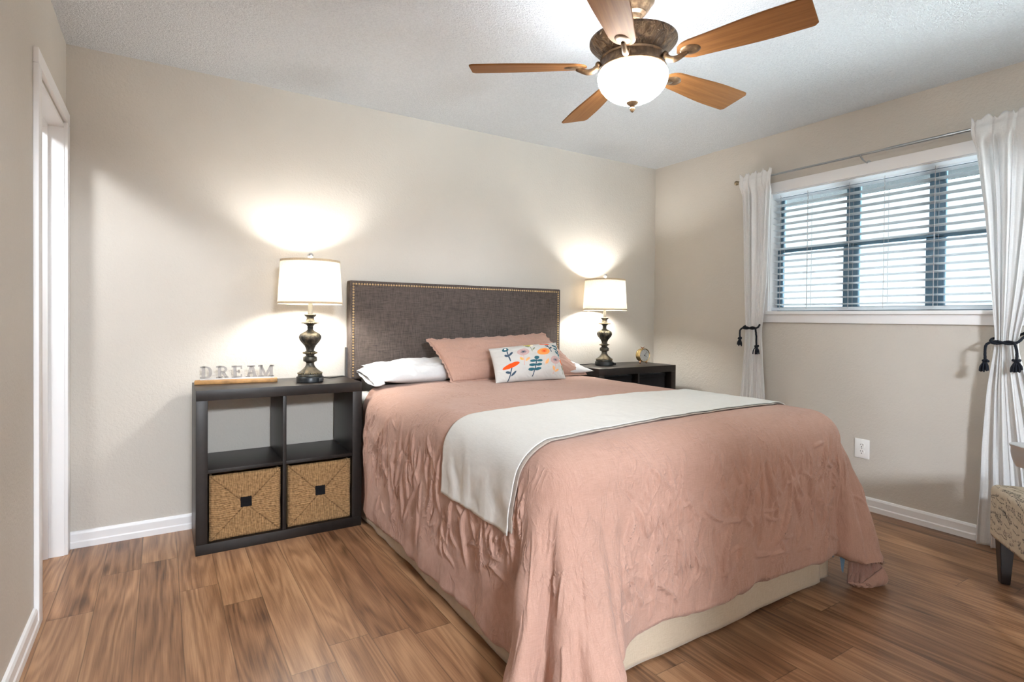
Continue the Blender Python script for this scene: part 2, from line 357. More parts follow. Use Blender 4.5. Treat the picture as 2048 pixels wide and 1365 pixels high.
# ------------------------------------------------------------------ helpers: meshes
class MB:
    """collects shapes into one mesh"""
    def __init__(s): s.bm = bmesh.new()
    def add(s, bm2, mat=0, mx=None):
        for f in bm2.faces: f.material_index = mat
        if mx is not None: bmesh.ops.transform(bm2, matrix=mx, verts=bm2.verts)
        me = bpy.data.meshes.new('tmp'); bm2.to_mesh(me); bm2.free()
        s.bm.from_mesh(me); bpy.data.meshes.remove(me); return s
    def box(s, lo, hi, bev=0.0, seg=2, mat=0, mx=None):
        b2 = bmesh.new(); bmesh.ops.create_cube(b2, size=1)
        for v in b2.verts:
            v.co = Vector([lo[i] + (v.co[i]+0.5)*(hi[i]-lo[i]) for i in range(3)])
        if bev > 0: bmesh.ops.bevel(b2, geom=b2.edges[:], offset=bev, segments=seg, profile=0.6, affect='EDGES')
        return s.add(b2, mat, mx)
    def cyl(s, p0, p1, r, r2=None, seg=20, mat=0, caps=True):
        p0, p1 = Vector(p0), Vector(p1); b2 = bmesh.new()
        bmesh.ops.create_cone(b2, cap_ends=caps, segments=seg, radius1=r, radius2=r if r2 is None else r2, depth=(p1-p0).length)
        q = Vector((0, 0, 1)).rotation_difference((p1-p0).normalized())
        return s.add(b2, mat, Matrix.Translation((p0+p1)/2) @ q.to_matrix().to_4x4())
    def ball(s, c, r, seg=16, mat=0, sc=(1, 1, 1)):
        b2 = bmesh.new(); bmesh.ops.create_uvsphere(b2, u_segments=seg, v_segments=max(6, seg//2), radius=r)
        return s.add(b2, mat, Matrix.Translation(c) @ Matrix.Diagonal((*sc, 1)))
    def lathe(s, prof, seg=40, c=(0, 0, 0), mat=0, mod=None, close=False):
        b2 = bmesh.new(); rings = []
        for (r, z) in prof:
            if r < 1e-5: rings.append([b2.verts.new((c[0], c[1], c[2]+z))]); continue
            ring = []
            for k in range(seg):
                a = 2*PI*k/seg; rr = r*(mod(a, z) if mod else 1)
                ring.append(b2.verts.new((c[0]+rr*math.cos(a), c[1]+rr*math.sin(a), c[2]+z)))
            rings.append(ring)
        for A, B in zip(rings, rings[1:]):
            for k in range(seg):
                k2 = (k+1) % seg
                if len(A) == 1 and len(B) == 1: continue
                if len(A) == 1: b2.faces.new((A[0], B[k2], B[k]))
                elif len(B) == 1: b2.faces.new((A[k], A[k2], B[0]))
                else: b2.faces.new((A[k], A[k2], B[k2], B[k]))
        return s.add(b2, mat)
    def tube(s, pts, r, seg=10, mat=0, mod=None):
        pts = [Vector(p) for p in pts]; b2 = bmesh.new(); rings = []
        up = Vector((0.13, 0.21, 0.97)).normalized(); L = 0
        for i, p in enumerate(pts):
            t = (pts[min(i+1, len(pts)-1)] - pts[max(i-1, 0)]).normalized()
            n = up - t*up.dot(t)
            if n.length < 1e-3: n = Vector((1, 0, 0)) - t*t.x
            n.normalize(); up = n; bn = t.cross(n)
            if i: L += (p-pts[i-1]).length
            rr = r[i] if isinstance(r, (list, tuple)) else r
            ring = []
            for k in range(seg):
                a = 2*PI*k/seg; q = rr*(mod(a, L) if mod else 1)
                ring.append(b2.verts.new(p + n*math.cos(a)*q + bn*math.sin(a)*q))
            rings.append(ring)
        for A, B in zip(rings, rings[1:]):
            for k in range(seg): b2.faces.new((A[k], A[(k+1) % seg], B[(k+1) % seg], B[k]))
        b2.faces.new(rings[0][::-1]); b2.faces.new(rings[-1])
        return s.add(b2, mat)
    def prism(s, poly, z0, z1, mat=0, mx=None, bev=0.0):
        """polygon in the xy plane pulled from z0 to z1"""
        b2 = bmesh.new()
        A = [b2.verts.new((p[0], p[1], z0)) for p in poly]; B = [b2.verts.new((p[0], p[1], z1)) for p in poly]
        n = len(poly)
        for k in range(n): b2.faces.new((A[k], A[(k+1) % n], B[(k+1) % n], B[k]))
        b2.faces.new(A[::-1]); b2.faces.new(B)
        bmesh.ops.recalc_face_normals(b2, faces=b2.faces[:])
        if bev > 0: bmesh.ops.bevel(b2, geom=[e for e in b2.edges if abs(e.verts[0].co.z-e.verts[1].co.z) < 1e-6], offset=bev, segments=2, affect='EDGES')
        return s.add(b2, mat, mx)
    def build(s, name, mats, parent=None, loc=(0, 0, 0), rz=0.0, sharp=35, smooth=True):
        bmesh.ops.recalc_face_normals(s.bm, faces=s.bm.faces[:])
        me = bpy.data.meshes.new(name); s.bm.to_mesh(me); s.bm.free()
        return link_mesh(name, me, mats, parent, loc, rz, sharp, smooth)
def link_mesh(name, me, mats, parent=None, loc=(0, 0, 0), rz=0.0, sharp=35, smooth=True):
    for mm in (mats if isinstance(mats, (list, tuple)) else [mats]): me.materials.append(mm)
    if smooth and len(me.polygons):
        me.polygons.foreach_set('use_smooth', [True]*len(me.polygons))
        me.set_sharp_from_angle(angle=math.radians(sharp))
    o = bpy.data.objects.new(name, me); COL.objects.link(o)
    o.location = loc; o.rotation_euler = (0, 0, rz)
    if parent is not None: o.parent = parent
    return o
def grid_mesh(name, P, mats, parent=None, wrap=False, colors=None, keep=None, sharp=180, **kw):
    """P: array (nu, nv, 3)"""
    nu, nv = P.shape[:2]
    idx = np.arange(nu*nv).reshape(nu, nv)
    a = idx[:-1, :-1]; b_ = idx[1:, :-1]; c = idx[1:, 1:]; d = idx[:-1, 1:]
    F = np.stack([a, b_, c, d], -1).reshape(-1, 4)
    if wrap:
        F = np.concatenate([F, np.stack([idx[-1, :-1], idx[0, :-1], idx[0, 1:], idx[-1, 1:]], -1).reshape(-1, 4)])
    if keep is not None:
        F = F[keep.reshape(-1)]
    me = bpy.data.meshes.new(name)
    me.from_pydata(P.reshape(-1, 3).tolist(), [], F.tolist()); me.update()
    if colors is not None:
        at = me.color_attributes.new('print', 'FLOAT_COLOR', 'POINT')
        at.data.foreach_set('color', np.concatenate([colors.reshape(-1, 3), np.ones((nu*nv, 1))], 1).astype(np.float32).reshape(-1))
    return link_mesh(name, me, mats, parent, sharp=sharp, **kw)
def tag(o, label=None, cat=None, group=None, kind=None):
    if label: o['label'] = label
    if cat: o['category'] = cat
    if group: o['group'] = group
    if kind: o['kind'] = kind
    return o
def thing(name, label, cat, loc=(0, 0, 0), rz=0.0, group=None):
    o = bpy.data.objects.new(name, None); o.empty_display_size = 0.05; COL.objects.link(o)
    o.location = loc; o.rotation_euler = (0, 0, rz)
    return tag(o, label, cat, group)
def struct(name, mb, mat, **kw):
    o = mb.build(name, mat, **kw); o['kind'] = 'structure'; return o
def copy_tree(o, parent=None, kids=None):
    c = o.copy(); COL.objects.link(c)
    if parent is not None: c.parent = parent
    for ch in [x for x in bpy.data.objects if x.parent == o]: copy_tree(ch, c)
    return c
def sm(a, b_, x):
    t = np.clip((x-a)/(b_-a), 0, 1); return t*t*(3-2*t)
def nz(x, y, z=0.0): return noise.noise(Vector((x, y, z)))
def nza(X, Y, z=0.0):
    """noise over arrays"""
    f = np.empty(X.size); xs = X.reshape(-1); ys = Y.reshape(-1)
    for i in range(X.size): f[i] = noise.noise(Vector((xs[i], ys[i], z)))
    return f.reshape(X.shape)
def nza_lo(X, Y, fx, fy, z=0.0, n=180):
    """smooth noise sampled on a coarse lattice and interpolated (fast for big arrays)"""
    x0, x1, y0, y1 = X.min(), X.max(), Y.min(), Y.max()
    gx = np.linspace(x0, x1, n); gy = np.linspace(y0, y1, n)
    G = np.array([[noise.noise(Vector((a*fx, b_*fy, z))) for b_ in gy] for a in gx])
    u = (X-x0)/(x1-x0+1e-9)*(n-1); v = (Y-y0)/(y1-y0+1e-9)*(n-1)
    i = np.clip(u.astype(int), 0, n-2); j = np.clip(v.astype(int), 0, n-2); u -= i; v -= j
    return G[i, j]*(1-u)*(1-v)+G[i+1, j]*u*(1-v)+G[i, j+1]*(1-u)*v+G[i+1, j+1]*u*v

# ------------------------------------------------------------------ the room shell
T = 0.15
HX = -5.35                                           # far side of the hallway beyond the door
struct('floor', MB().box((HX-T, -7.4, -0.1), (T, T, 0)), M['floor'])
struct('ceiling', MB().box((HX-T, -7.4, H), (-1.03, T, H+0.1)).box((-1.03, -D-T, H), (T, T, H+0.1)), M['ceiling'])
struct('wall_back', MB().box((HX-T, 0, 0), (T, T, H)), M['wall'])
WY0, WY1, WZ0, WZ1 = -2.50, -1.075, 1.205, 2.035     # window opening in the right wall
struct('wall_right', MB().box((0, -D-T, 0), (T, WY0, H)).box((0, WY1, 0), (T, 0, H))
       .box((0, WY0, 0), (T, WY1, WZ0)).box((0, WY0, WZ1), (T, WY1, H)), M['wall'])
DY0, DY1, DZ = -0.765, -0.075, 2.03                  # doorway in the left wall
LT = 0.115
struct('wall_left', MB().box((-W-LT, -D, 0), (-W, DY0, H)).box((-W-LT, DY1, 0), (-W, 0, H))
       .box((-W-LT, DY0, DZ), (-W, DY1, H)), M['wall'])
FX0, FX1, FZ0, FZ1 = -1.02, -0.10, 0.60, 2.15        # opening for the added fill window behind the camera
OX0, OX1, OZ = -3.90, -2.70, 2.03                    # wide cased opening beside it, to the next room
PX0, PX1 = -1.98, -1.17                              # added narrower opening, lets next-room light onto the right wall
NY = -7.2                                            # far end of the next room
struct('wall_front', MB().box((HX-T, -D-T, 0), (OX0, -D, H)).box((OX1, -D-T, 0), (PX0, -D, H)).box((PX1, -D-T, 0), (FX0, -D, H))
       .box((OX0, -D-T, OZ), (OX1, -D, H)).box((PX0, -D-T, OZ), (PX1, -D, H))
       .box((FX1, -D-T, 0), (T, -D, H)).box((FX0, -D-T, 0), (FX1, -D, FZ0)).box((FX0, -D-T, FZ1), (FX1, -D, H)), M['wall'])
struct('wall_far', MB().box((HX-T, NY-T, 0), (-1.03, NY, H)), M['wall'])
struct('wall_side', MB().box((-1.17, NY, 0), (-1.03, -D-T, H)), M['wall'])
struct('wall_west', MB().box((HX-T, NY, 0), (HX, -D-T, H)), M['wall'])
struct('wall_hallway', MB().box((HX-T, -D, 0), (HX, 0, H)), M['wall'])

def base_profile():
    return [(0, 0), (0.016, 0), (0.016, 0.028), (0.0125, 0.034), (0.0125, 0.068), (0.008, 0.078), (0, 0.081)]
def baseboard(name, axis, a0, a1, side):
    """moulded board: profile swept along the wall"""
    pf = base_profile(); mb = MB(); b2 = bmesh.new(); rows = []
    for a in (a0, a1):
        if axis == 'x': rows.append([b2.verts.new((a, side[0]-t, z)) for t, z in pf])
        else: rows.append([b2.verts.new((side[0]+side[1]*t, a, z)) for t, z in pf])
    n = len(pf)
    for k in range(n): b2.faces.new((rows[0][k], rows[0][(k+1) % n], rows[1][(k+1) % n], rows[1][k]))
    b2.faces.new(rows[0]); b2.faces.new(rows[1][::-1])
    mb.add(b2); return struct(name, mb, M['trim'], sharp=20)
baseboard('baseboard_back', 'x', -W, 0.0, (0.0, -1))
baseboard('baseboard_right', 'y', -D, -0.016, (0.0, -1))
baseboard('baseboard_left', 'y', -D, DY0-0.058, (-W, 1))

# doorway: casing boards, jamb with door stop
door = tag(thing('door_1', 'white painted door frame at the far left wall', 'door frame', (-W, -0.42, 0)), kind='structure')
dx, dy = -W, -0.42
def loc_(mb, name, mat, par, org, **kw):
    bmesh.ops.translate(mb.bm, verts=mb.bm.verts[:], vec=(-org[0], -org[1], -org[2])); return mb.build(name, mat, par, **kw)
DO = (dx, dy, 0)
loc_(MB().box((-W, DY1-0.012, 0), (-W+0.017, DY1+0.056, DZ+0.012), 0.004), 'casing', M['trim'], door, DO)
loc_(MB().box((-W, DY0-0.056, 0), (-W+0.017, DY0+0.012, DZ+0.012), 0.004), 'casing', M['trim'], door, DO)
loc_(MB().box((-W, DY0-0.056, DZ-0.012+0.024), (-W+0.017, DY1+0.056, DZ+0.068), 0.004), 'head_casing', M['trim'], door, DO)
loc_(MB().box((-W-LT, DY1-0.014, 0), (-W+0.002, DY1, DZ)), 'jamb', M['trim'], door, DO)
loc_(MB().box((-W-LT, DY0, 0), (-W+0.002, DY0+0.014, DZ)), 'jamb', M['trim'], door, DO)
loc_(MB().box((-W-LT, DY0, DZ-0.014), (-W+0.002, DY1, DZ)), 'head_jamb', M['trim'], door, DO)
loc_(MB().box((-W-LT, DY1-0.027, 0), (-W-0.055, DY1-0.014, DZ-0.014), 0.003)
     .box((-W-LT, DY0+0.014, DZ-0.027), (-W-0.055, DY1-0.014, DZ-0.014), 0.003), 'door_stop', M['trim'], door, DO)
# unseen hallway lamp added to brighten the door jamb
hl = thing('ceiling_lamp', 'unseen hallway ceiling lamp added to brighten the door jamb', 'lamp', (-4.72, -0.75, H))
MB().lathe([(0, 0), (0.15, 0), (0.15, -0.02), (0, -0.02)]).build('base_plate', M['trim'], hl)
MB().lathe([(0.14, -0.02), (0.13, -0.05), (0.09, -0.08), (0.0, -0.095)]).build('diffuser', emis('opal_diffuser', (0.95, 0.98, 1.0), 55), hl)

# opal lamp on the ceiling of the next room, shining through the opening behind the camera
nl_ = thing('ceiling_lamp', 'large round opal ceiling lamp in the next room behind the camera', 'lamp', (-3.45, -5.7, H))
MB().lathe([(0, 0), (0.07, 0), (0.07, -0.02), (0, -0.02)]).build('base_plate', M['trim'], nl_)
MB().cyl((0, 0, -0.02), (0, 0, -0.20), 0.012).lathe([(0, -0.19), (0.265, -0.19), (0.265, -0.205), (0, -0.205)]).build('stem', M['trim'], nl_)
MB().lathe([(0.255, -0.205), (0.26, -0.26), (0.235, -0.33), (0.16, -0.38), (0.0, -0.405)]).build('diffuser', emis('opal_glass_lit', (0.88, 0.96, 1.05), NEXT_ROOM_STRENGTH), nl_)

# ------------------------------------------------------------------ window in the right wall
win = tag(thing('window_1', 'three-part dark-framed window in the right wall', 'window', (0, -1.787, 1.2)), kind='structure')
WO = (0, -1.787, 1.2)
def wpart(mb, name, mat, **kw): return loc_(mb, name, mat, win, WO, **kw)
wpart(MB().box((-0.016, WY0-0.05, 2.030), (0.0, WY1+0.045, 2.100), 0.003), 'head_casing', M['trim'])
wpart(MB().box((-0.016, WY1-0.004, 1.20), (0.0, WY1+0.03, 2.031), 0.003), 'side_casing', M['trim'])
wpart(MB().box((-0.016, WY0-0.03, 1.20), (0.0, WY0+0.004, 2.031), 0.003), 'side_casing', M['trim'])
wpart(MB().box((-0.034, WY0-0.06, 1.183), (0.10, WY1+0.05, 1.206), 0.005), 'window_stool', M['trim'])
wpart(MB().box((-0.015, WY0-0.05, 1.128), (0.0, WY1+0.04, 1.184), 0.003), 'apron', M['trim'])
wpart(MB().box((0, WY0, WZ1-0.008), (0.105, WY1, WZ1)).box((0, WY1-0.008, 1.206), (0.105, WY1, WZ1-0.008))
      .box((0, WY0, 1.206), (0.105, WY0+0.008, WZ1-0.008)), 'jamb_liner', M['trim'])
fx0, fx1 = 0.085, 0.14
YB = [(-1.085, -1.577), (-1.577, -2.032), (-2.032, -2.495)]
for k, (ya, yb) in enumerate(YB):
    fr_ = MB()
    for (y0, y1) in ((ya-0.038 if k else ya-0.026, ya), (yb, yb+0.038)):
        fr_.box((fx0+0.02, y0, 1.63), (fx1, y1, 2.03), 0.003)
        fr_.box((fx0, y0-0.006 if y0 == yb else y0-0.006, 1.206), (fx1-0.02, y1+0.006 if y0 == yb else y1, 1.63), 0.003)
    fr_.box((fx0+0.02, yb, 2.005), (fx1, ya, 2.03), 0.003)
    s_ = wpart(fr_, 'sash_frame', M['winframe'])
    wpart(MB().box((fx0, yb, 1.618), (fx1, ya, 1.648), 0.003), 'meeting_rail', M['winframe'])
    wpart(MB().box((fx0, yb, 1.206), (fx1-0.02, ya, 1.236), 0.003), 'bottom_rail', M['winframe'])
    wpart(MB().box((0.118, yb+0.03, 1.64), (0.121, ya-0.03, 2.01)), 'glass_pane', M['glass'])
    wpart(MB().box((0.100, yb+0.03, 1.23), (0.103, ya-0.03, 1.625)), 'glass_pane', M['glass'])
    wpart(MB().box((0.128, yb+0.03, 1.23), (0.129, ya-0.03, 1.625)), 'insect_screen', M['screen'])
# roof overhang outside
ov = tag(thing('roof_overhang', 'olive grey eave above the window outside', 'eave', (0.45, -1.8, 2.12)), kind='structure')
MB().box((-0.30, -2.2, 0.02), (0.30, 2.2, 0.05)).build('soffit', M['soffit'], ov)
MB().box((0.28, -2.2, -0.05), (0.31, 2.2, 0.12)).build('fascia', M['fascia'], ov)
# unseen window added behind the camera to let in fill daylight
w2 = tag(thing('fill_window', 'plain unseen window added behind the camera for fill daylight', 'window', ((FX0+FX1)/2, -D-0.05, (FZ0+FZ1)/2)), kind='structure')
hw, hh = (FX1-FX0)/2, (FZ1-FZ0)/2
f2 = MB()
for a0, a1, c0, c1 in ((-hw, -hw+0.05, -hh, hh), (hw-0.05, hw, -hh, hh), (-hw, hw, -hh, -hh+0.05), (-hw, hw, hh-0.05, hh), (-0.03, 0.03, -hh, hh)):
    f2.box((a0, -0.03, c0), (a1, 0.03, c1), 0.003)
f2.build('sash_frame', M['trim'], w2)
MB().box((-hw+0.05, -0.003, -hh+0.05), (hw-0.05, 0.003, hh-0.05)).build('glass_pane', M['glass'], w2)

# blind
bl = thing('window_blind', 'open white horizontal blind filling the window between the curtains', 'blind', (0.042, -1.787, 1.206))
BO = (0.042, -1.787, 1.206)
by0, by1 = WY0+0.012, WY1-0.010
loc_(MB().box((0.016, by0, 2.003), (0.066, by1, 2.026), 0.003), 'head_rail', M['slat'], bl, BO)
sl = MB(); zs = []
nS = 18
for k in range(nS):
    z = 1.252 + k*(1.985-1.252)/(nS-1); zs.append(z)
    b2 = bmesh.new(); sec = []
    for yy in (by0, by1):
        ring = []
        for i in range(7):
            s_ = -1+i/3.0; ring.append(b2.verts.new((0.042+0.0245*s_, yy, z+0.0022*(1-s_*s_)-0.0043*s_)))
        sec.append(ring)
    for i in range(6): b2.faces.new((sec[0][i], sec[0][i+1], sec[1][i+1], sec[1][i]))
    bmesh.ops.solidify(b2, geom=b2.faces[:], thickness=0.0022)
    sl.add(b2)
loc_(sl, 'slats', M['slat'], bl, BO)
loc_(MB().box((0.018, by0, 1.212), (0.066, by1, 1.232), 0.004), 'bottom_rail', M['slat'], bl, BO)
for yy in (-1.145, -1.335, -1.60, -1.80, -2.055, -2.34):
    c_ = MB()
    for xx in (0.0155, 0.0685): c_.tube([(xx, yy, 1.222), (xx, yy, 2.01)], 0.0011, 6)
    c_.tube([(0.042, yy+0.012, 1.222), (0.042, yy+0.012, 2.01)], 0.001, 6)
    loc_(c_, 'ladder_cord', M['cord'], bl, BO)
loc_(MB().tube([(0.010, -2.33, 1.95), (0.008, -2.36, 1.50), (0.004, -2.40, 1.23)], 0.0022, 6), 'lift_cord', basic('violet_cord', (0.20, 0.08, 0.25), 0.7), bl, BO)

# ------------------------------------------------------------------ curtain rod, curtains, tiebacks
rodx, rodz = -0.09, 2.135
rod = thing('curtain_rod', 'thin grey metal curtain rod above the window', 'curtain rod', (rodx, -1.75, rodz))
MB().tube([(0, 0.86, 0), (0, -0.16, 0)], 0.0065, 12).tube([(0, -0.10, 0), (0, -1.05, 0)], 0.0085, 12).build('rod', M['rod'], rod)
MB().cyl((0, -0.395, 0), (0, -0.42, 0), 0.0105).build('rod_collar', M['rod'], rod)
MB().cyl((0, 0.855, 0), (0, 0.868, 0), 0.011).ball((0, 0.882, 0), 0.0165, 16).build('finial', M['finialm'], rod)
for yy in (0.80, 0.035, -0.98):
    MB().tube([(0.088, yy, -0.035), (0.06, yy, -0.036), (0.02, yy, -0.025), (-0.004, yy, -0.011), (-0.012, yy, 0.002)], 0.0042, 8)\
        .cyl((0.088, yy, -0.035), (0.0899, yy, -0.035), 0.016).build('bracket', M['rod'], rod)

def curtain(name, label, keys, npl, seed, header=0.042):
    """keys: (z, y_left, y_right, x_back, pleat depth); y_left is the edge nearer the corner"""
    keys = sorted(keys); zk = [k[0] for k in keys]
    nu, nv = 150, 170
    z = np.linspace(zk[0], zk[-1], nv)
    ip = lambda j: np.interp(z, zk, [k[j] for k in keys])
    def smooth(a):
        k = np.ones(9)/9; p = np.pad(a, 4, mode='edge'); return np.convolve(p, k, 'valid')
    yl, yr, xb, am = [smooth(ip(j)) for j in (1, 2, 3, 4)]
    s = np.linspace(0, 1, nu)
    P = np.zeros((nu, nv, 3))
    top = zk[-1]
    for j in range(nv):
        ph = 0.5*np.sin(z[j]*1.7+seed) + 0.25*np.sin(z[j]*4.1+seed*2)
        n1 = np.array([nz(a*5+seed, z[j]*0.6, 3) for a in s]); 
        n2 = np.array([nz(a*3+seed*3, z[j]*0.45, 9) for a in s])
        wv = np.sin(2*PI*(npl*s + 0.9*n2) + ph); wv = np.sign(wv)*np.abs(wv)**0.8 + 0.5*n1
        wv2 = np.sin(2*PI*(npl*2.3*s + 0.5*n1) + 2+seed)
        P[:, j, 1] = yl[j] + (yr[j]-yl[j])*(s + 0.018*np.sin(2*PI*npl*s+1.3))
        P[:, j, 0] = xb[j] - am[j]*(0.6*wv + 0.28*wv2) - 0.012*np.sin(PI*s)*am[j]/0.02
        P[:, j, 2] = z[j]
        hk = float(sm(top-0.15, top-0.075, z[j]))        # heading: gathered flat over the rod
        gather = 0.0075*np.abs(np.sin(PI*(npl*1.25*s+0.4*n1)+seed))**0.6
        P[:, j, 0] = P[:, j, 0]*(1-hk) + hk*(-0.105-gather-0.004*n1)
        if z[j] > rodz: P[:, j, 0] += 0.010*sm(rodz, rodz+0.012, z[j])
        t = max(0, (z[j]-rodz)/(top-rodz))
        P[:, j, 2] += (0.009*np.sin(2*PI*npl*s+seed) + 0.006*np.sin(2*PI*npl*2.3*s+1) + 0.006*n1)*t**2
    o = grid_mesh(name, P, M['curtain'])
    sd = o.modifiers.new('cloth', 'SOLIDIFY'); sd.thickness = 0.0012
    tag(o, label, 'curtain'); return o
curtain('curtain', 'white sheer curtain panel left of the window, tied with black rope',
        [(0.010, -0.87, -1.135, -0.075, 0.018), (0.40, -0.89, -1.12, -0.075, 0.018), (0.62, -0.912, -1.108, -0.075, 0.016), (0.9, -0.938, -1.088, -0.08, 0.012), (1.07, -0.952, -1.082, -0.083, 0.009), (1.095, -0.955, -1.081, -0.083, 0.008), (1.13, -0.95, -1.088, -0.083, 0.010),
         (1.4, -0.94, -1.118, -0.086, 0.014), (1.75, -0.93, -1.13, -0.088, 0.017), (2.0, -0.915, -1.142, -0.089, 0.019), (2.095, -0.90, -1.148, -0.09, 0.020), (2.178, -0.893, -1.150, -0.09, 0.021)], 4.3, 0.7)
curtain('curtain', 'white sheer curtain panel at the right photo edge, tied with black rope',
        [(0.010, -2.285, -2.62, -0.075, 0.020), (0.25, -2.298, -2.60, -0.075, 0.020), (0.5, -2.305, -2.56, -0.075, 0.020), (0.8, -2.325, -2.50, -0.08, 0.016), (1.00, -2.352, -2.452, -0.083, 0.011), (1.04, -2.358, -2.446, -0.083, 0.010), (1.09, -2.355, -2.455, -0.083, 0.012),
         (1.3, -2.335, -2.50, -0.086, 0.016), (1.7, -2.30, -2.57, -0.088, 0.020), (2.0, -2.262, -2.62, -0.089, 0.023), (2.095, -2.248, -2.64, -0.09, 0.024), (2.178, -2.242, -2.65, -0.09, 0.025)], 5.2, 2.1)

def tieback(label, yc, hw, z, side, tl, tr_, hook, hx):
    """rope round the gathered cloth, crossed in front, two tasselled ends, loop back to the wall"""
    o = thing('curtain_tieback', label, 'tieback', (-0.10, yc, z), group='black rope curtain tiebacks')
    tw = lambda a, L: 1 + 0.10*math.sin(3*a + L*700)
    xf = -0.029
    front = []; front2 = []
    for i in range(25):
        t = i/24.0; yy = hw*(1-2*t)
        tww = t*2.0*PI
        front.append((xf + 0.003*math.cos(tww), yy, -0.006 + 0.0055*math.sin(tww)))
        front2.append((xf - 0.003*math.cos(tww), yy, -0.006 - 0.0055*math.sin(tww)))
    MB().tube(front, 0.0062, 10, mod=tw).tube(front2, 0.0062, 10, mod=tw).build('rope_twist', M['rope'], o)
    # round the back to the hook on the wall
    back = [(xf+0.002, -hw, -0.006), (xf+0.008, -hw-0.012, 0.0), (0.02, -hw-0.016+hx*0.4, hook*0.55), (0.06, -hw-0.010+hx, hook*0.9), (0.098, -hw-0.006+hx, hook+0.005)]
    back2 = [(xf+0.002, hw, -0.006), (0.0, hw+0.008, 0.004), (0.04, hw+0.006, 0.012), (0.08, 0.0, 0.016), (0.098, -hw-0.006+hx, hook+0.005)]
    def crv(p, n=8):
        out_ = []
        for i in range(len(p)-1):
            p0, p1, p2, p3 = [Vector(p[max(0, min(len(p)-1, i+k))]) for k in (-1, 0, 1, 2)]
            for k in range(n):
                t = k/n
                out_.append(0.5*((2*p1)+(p2-p0)*t+(2*p0-5*p1+4*p2-p3)*t*t+(3*p1-p0-3*p2+p3)*t**3))
        return out_+[Vector(p[-1])]
    MB().tube(crv(back), 0.0062, 10, mod=tw).tube(crv(back2), 0.0062, 10, mod=tw).build('rope_loop', M['rope'], o)
    rng = random.Random(int(-yc*100))
    for (s, L, sp) in ((1, tl, 0.020), (-1, tr_, 0.010)):
        p = [(xf-0.002, s*hw*0.95, -0.004), (xf-0.006, s*(hw+sp*0.8 if s > 0 else hw+0.004), -0.02), (xf-0.006, s*(hw+sp), -L*0.55), (xf-0.005, s*(hw+sp*0.95), -L)]
        MB().tube(crv(p), 0.0060, 10, mod=tw).build('rope_end', M['rope'], o)
        c = Vector(p[-1]); tm = MB()
        tm.ball((c.x, c.y, c.z-0.004), 0.0125, 12, sc=(1, 1.15, 0.75))
        for k in range(4):
            a = rng.uniform(0, 2*PI); tm.ball((c.x+0.009*math.cos(a), c.y+0.013*math.sin(a), c.z-0.003+rng.uniform(-0.004, 0.006)), 0.0065, 8)
        kn = tm.build('tassel_knot', M['rope'], o)
        ts = MB()
        for k in range(15):
            a = rng.uniform(0, 2*PI); q = rng.uniform(0.25, 1)
            ex, ey = 0.016*q*math.cos(a), 0.024*q*math.sin(a); l = 0.046+rng.uniform(-0.008, 0.007)
            ts.tube(crv([(c.x+ex*0.2, c.y+ey*0.2, c.z-0.008), (c.x+ex*0.9, c.y+ey*0.85, c.z-0.008-l*0.5), (c.x+ex, c.y+ey, c.z-0.008-l)], 4), [0.0035]*4+[0.0042]*4+[0.003], 6)
        ts.build('tassel', M['rope'], o)
    MB().cyl((0.0995, -hw-0.006+hx, hook+0.005), (0.088, -hw-0.006+hx, hook+0.005), 0.009).build('wall_hook', M['finialm'], o)
    return o
tieback('black rope tieback round the curtain left of the window', -1.014, 0.050, 1.094, 1, 0.078, 0.128, 0.036, 0.045)
tieback('black rope tieback round the curtain at the right photo edge', -2.402, 0.046, 1.050, 1, 0.095, 0.088, 0.050, -0.02)

# wall outlet
ot = thing('wall_outlet', 'white electrical outlet plate low on the right wall', 'outlet', (0, -1.707, 0.366))
MB().box((-0.006, -0.042, -0.0585), (0, 0.042, 0.0585), 0.003).build('cover_plate', M['plate'], ot)
for zz in (0.0195, -0.0195):
    s_ = MB().lathe([(0, 0.0), (0.0165, 0.0), (0.0165, 0.0015), (0.0155, 0.0025), (0, 0.0025)], 24)
    bmesh.ops.transform(s_.bm, matrix=Matrix.Translation((-0.0055, 0, zz)) @ Matrix.Rotation(-PI/2, 4, 'Y'), verts=s_.bm.verts[:])
    so = s_.build('socket', M['plate'], ot)
    MB().box((-0.0086, -0.0075, zz+0.001), (-0.0079, -0.0050, zz+0.010)).box((-0.0086, 0.0050, zz+0.001), (-0.0079, 0.0075, zz+0.009))\
        .box((-0.0086, -0.0025, zz-0.011), (-0.0079, 0.0025, zz-0.006), 0.001).build('slots', M['slot'], so)
MB().ball((-0.006, 0, 0), 0.003, 8).build('screw', M['chrome'], ot)

# ------------------------------------------------------------------ cube shelves
def shelf(label, x0, y_front):
    o = thing('cube_shelf', label, 'shelf unit', (x0, y_front, 0), group='espresso cube shelves beside the bed')
    w, dp, h, t, q = 0.79, 0.39, 0.785, 0.050, 0.017
    MB().box((0, 0, h-t), (w, dp, h), 0.0015).build('top_panel', M['darkwood'], o)
    MB().box((0, 0, 0), (w, dp, t), 0.0015).build('bottom_panel', M['darkwood'], o)
    MB().box((0, 0, t), (t, dp, h-t), 0.0015).build('side_panel', M['darkwood'], o)
    MB().box((w-t, 0, t), (w, dp, h-t), 0.0015).build('side_panel', M['darkwood'], o)
    MB().box((w/2-q/2, 0.006, t), (w/2+q/2, dp-0.002, h-t), 0.001).build('upright_divider', M['darkwood'], o)
    MB().box((t, 0.006, h/2-q/2), (w/2-q/2, dp-0.002, h/2+q/2), 0.001).build('shelf_board', M['darkwood'], o)
    MB().box((w/2+q/2, 0.006, h/2-q/2), (w-t, dp-0.002, h/2+q/2), 0.001).build('shelf_board', M['darkwood'], o)
    return o
SX, SY = -3.4775, -0.420
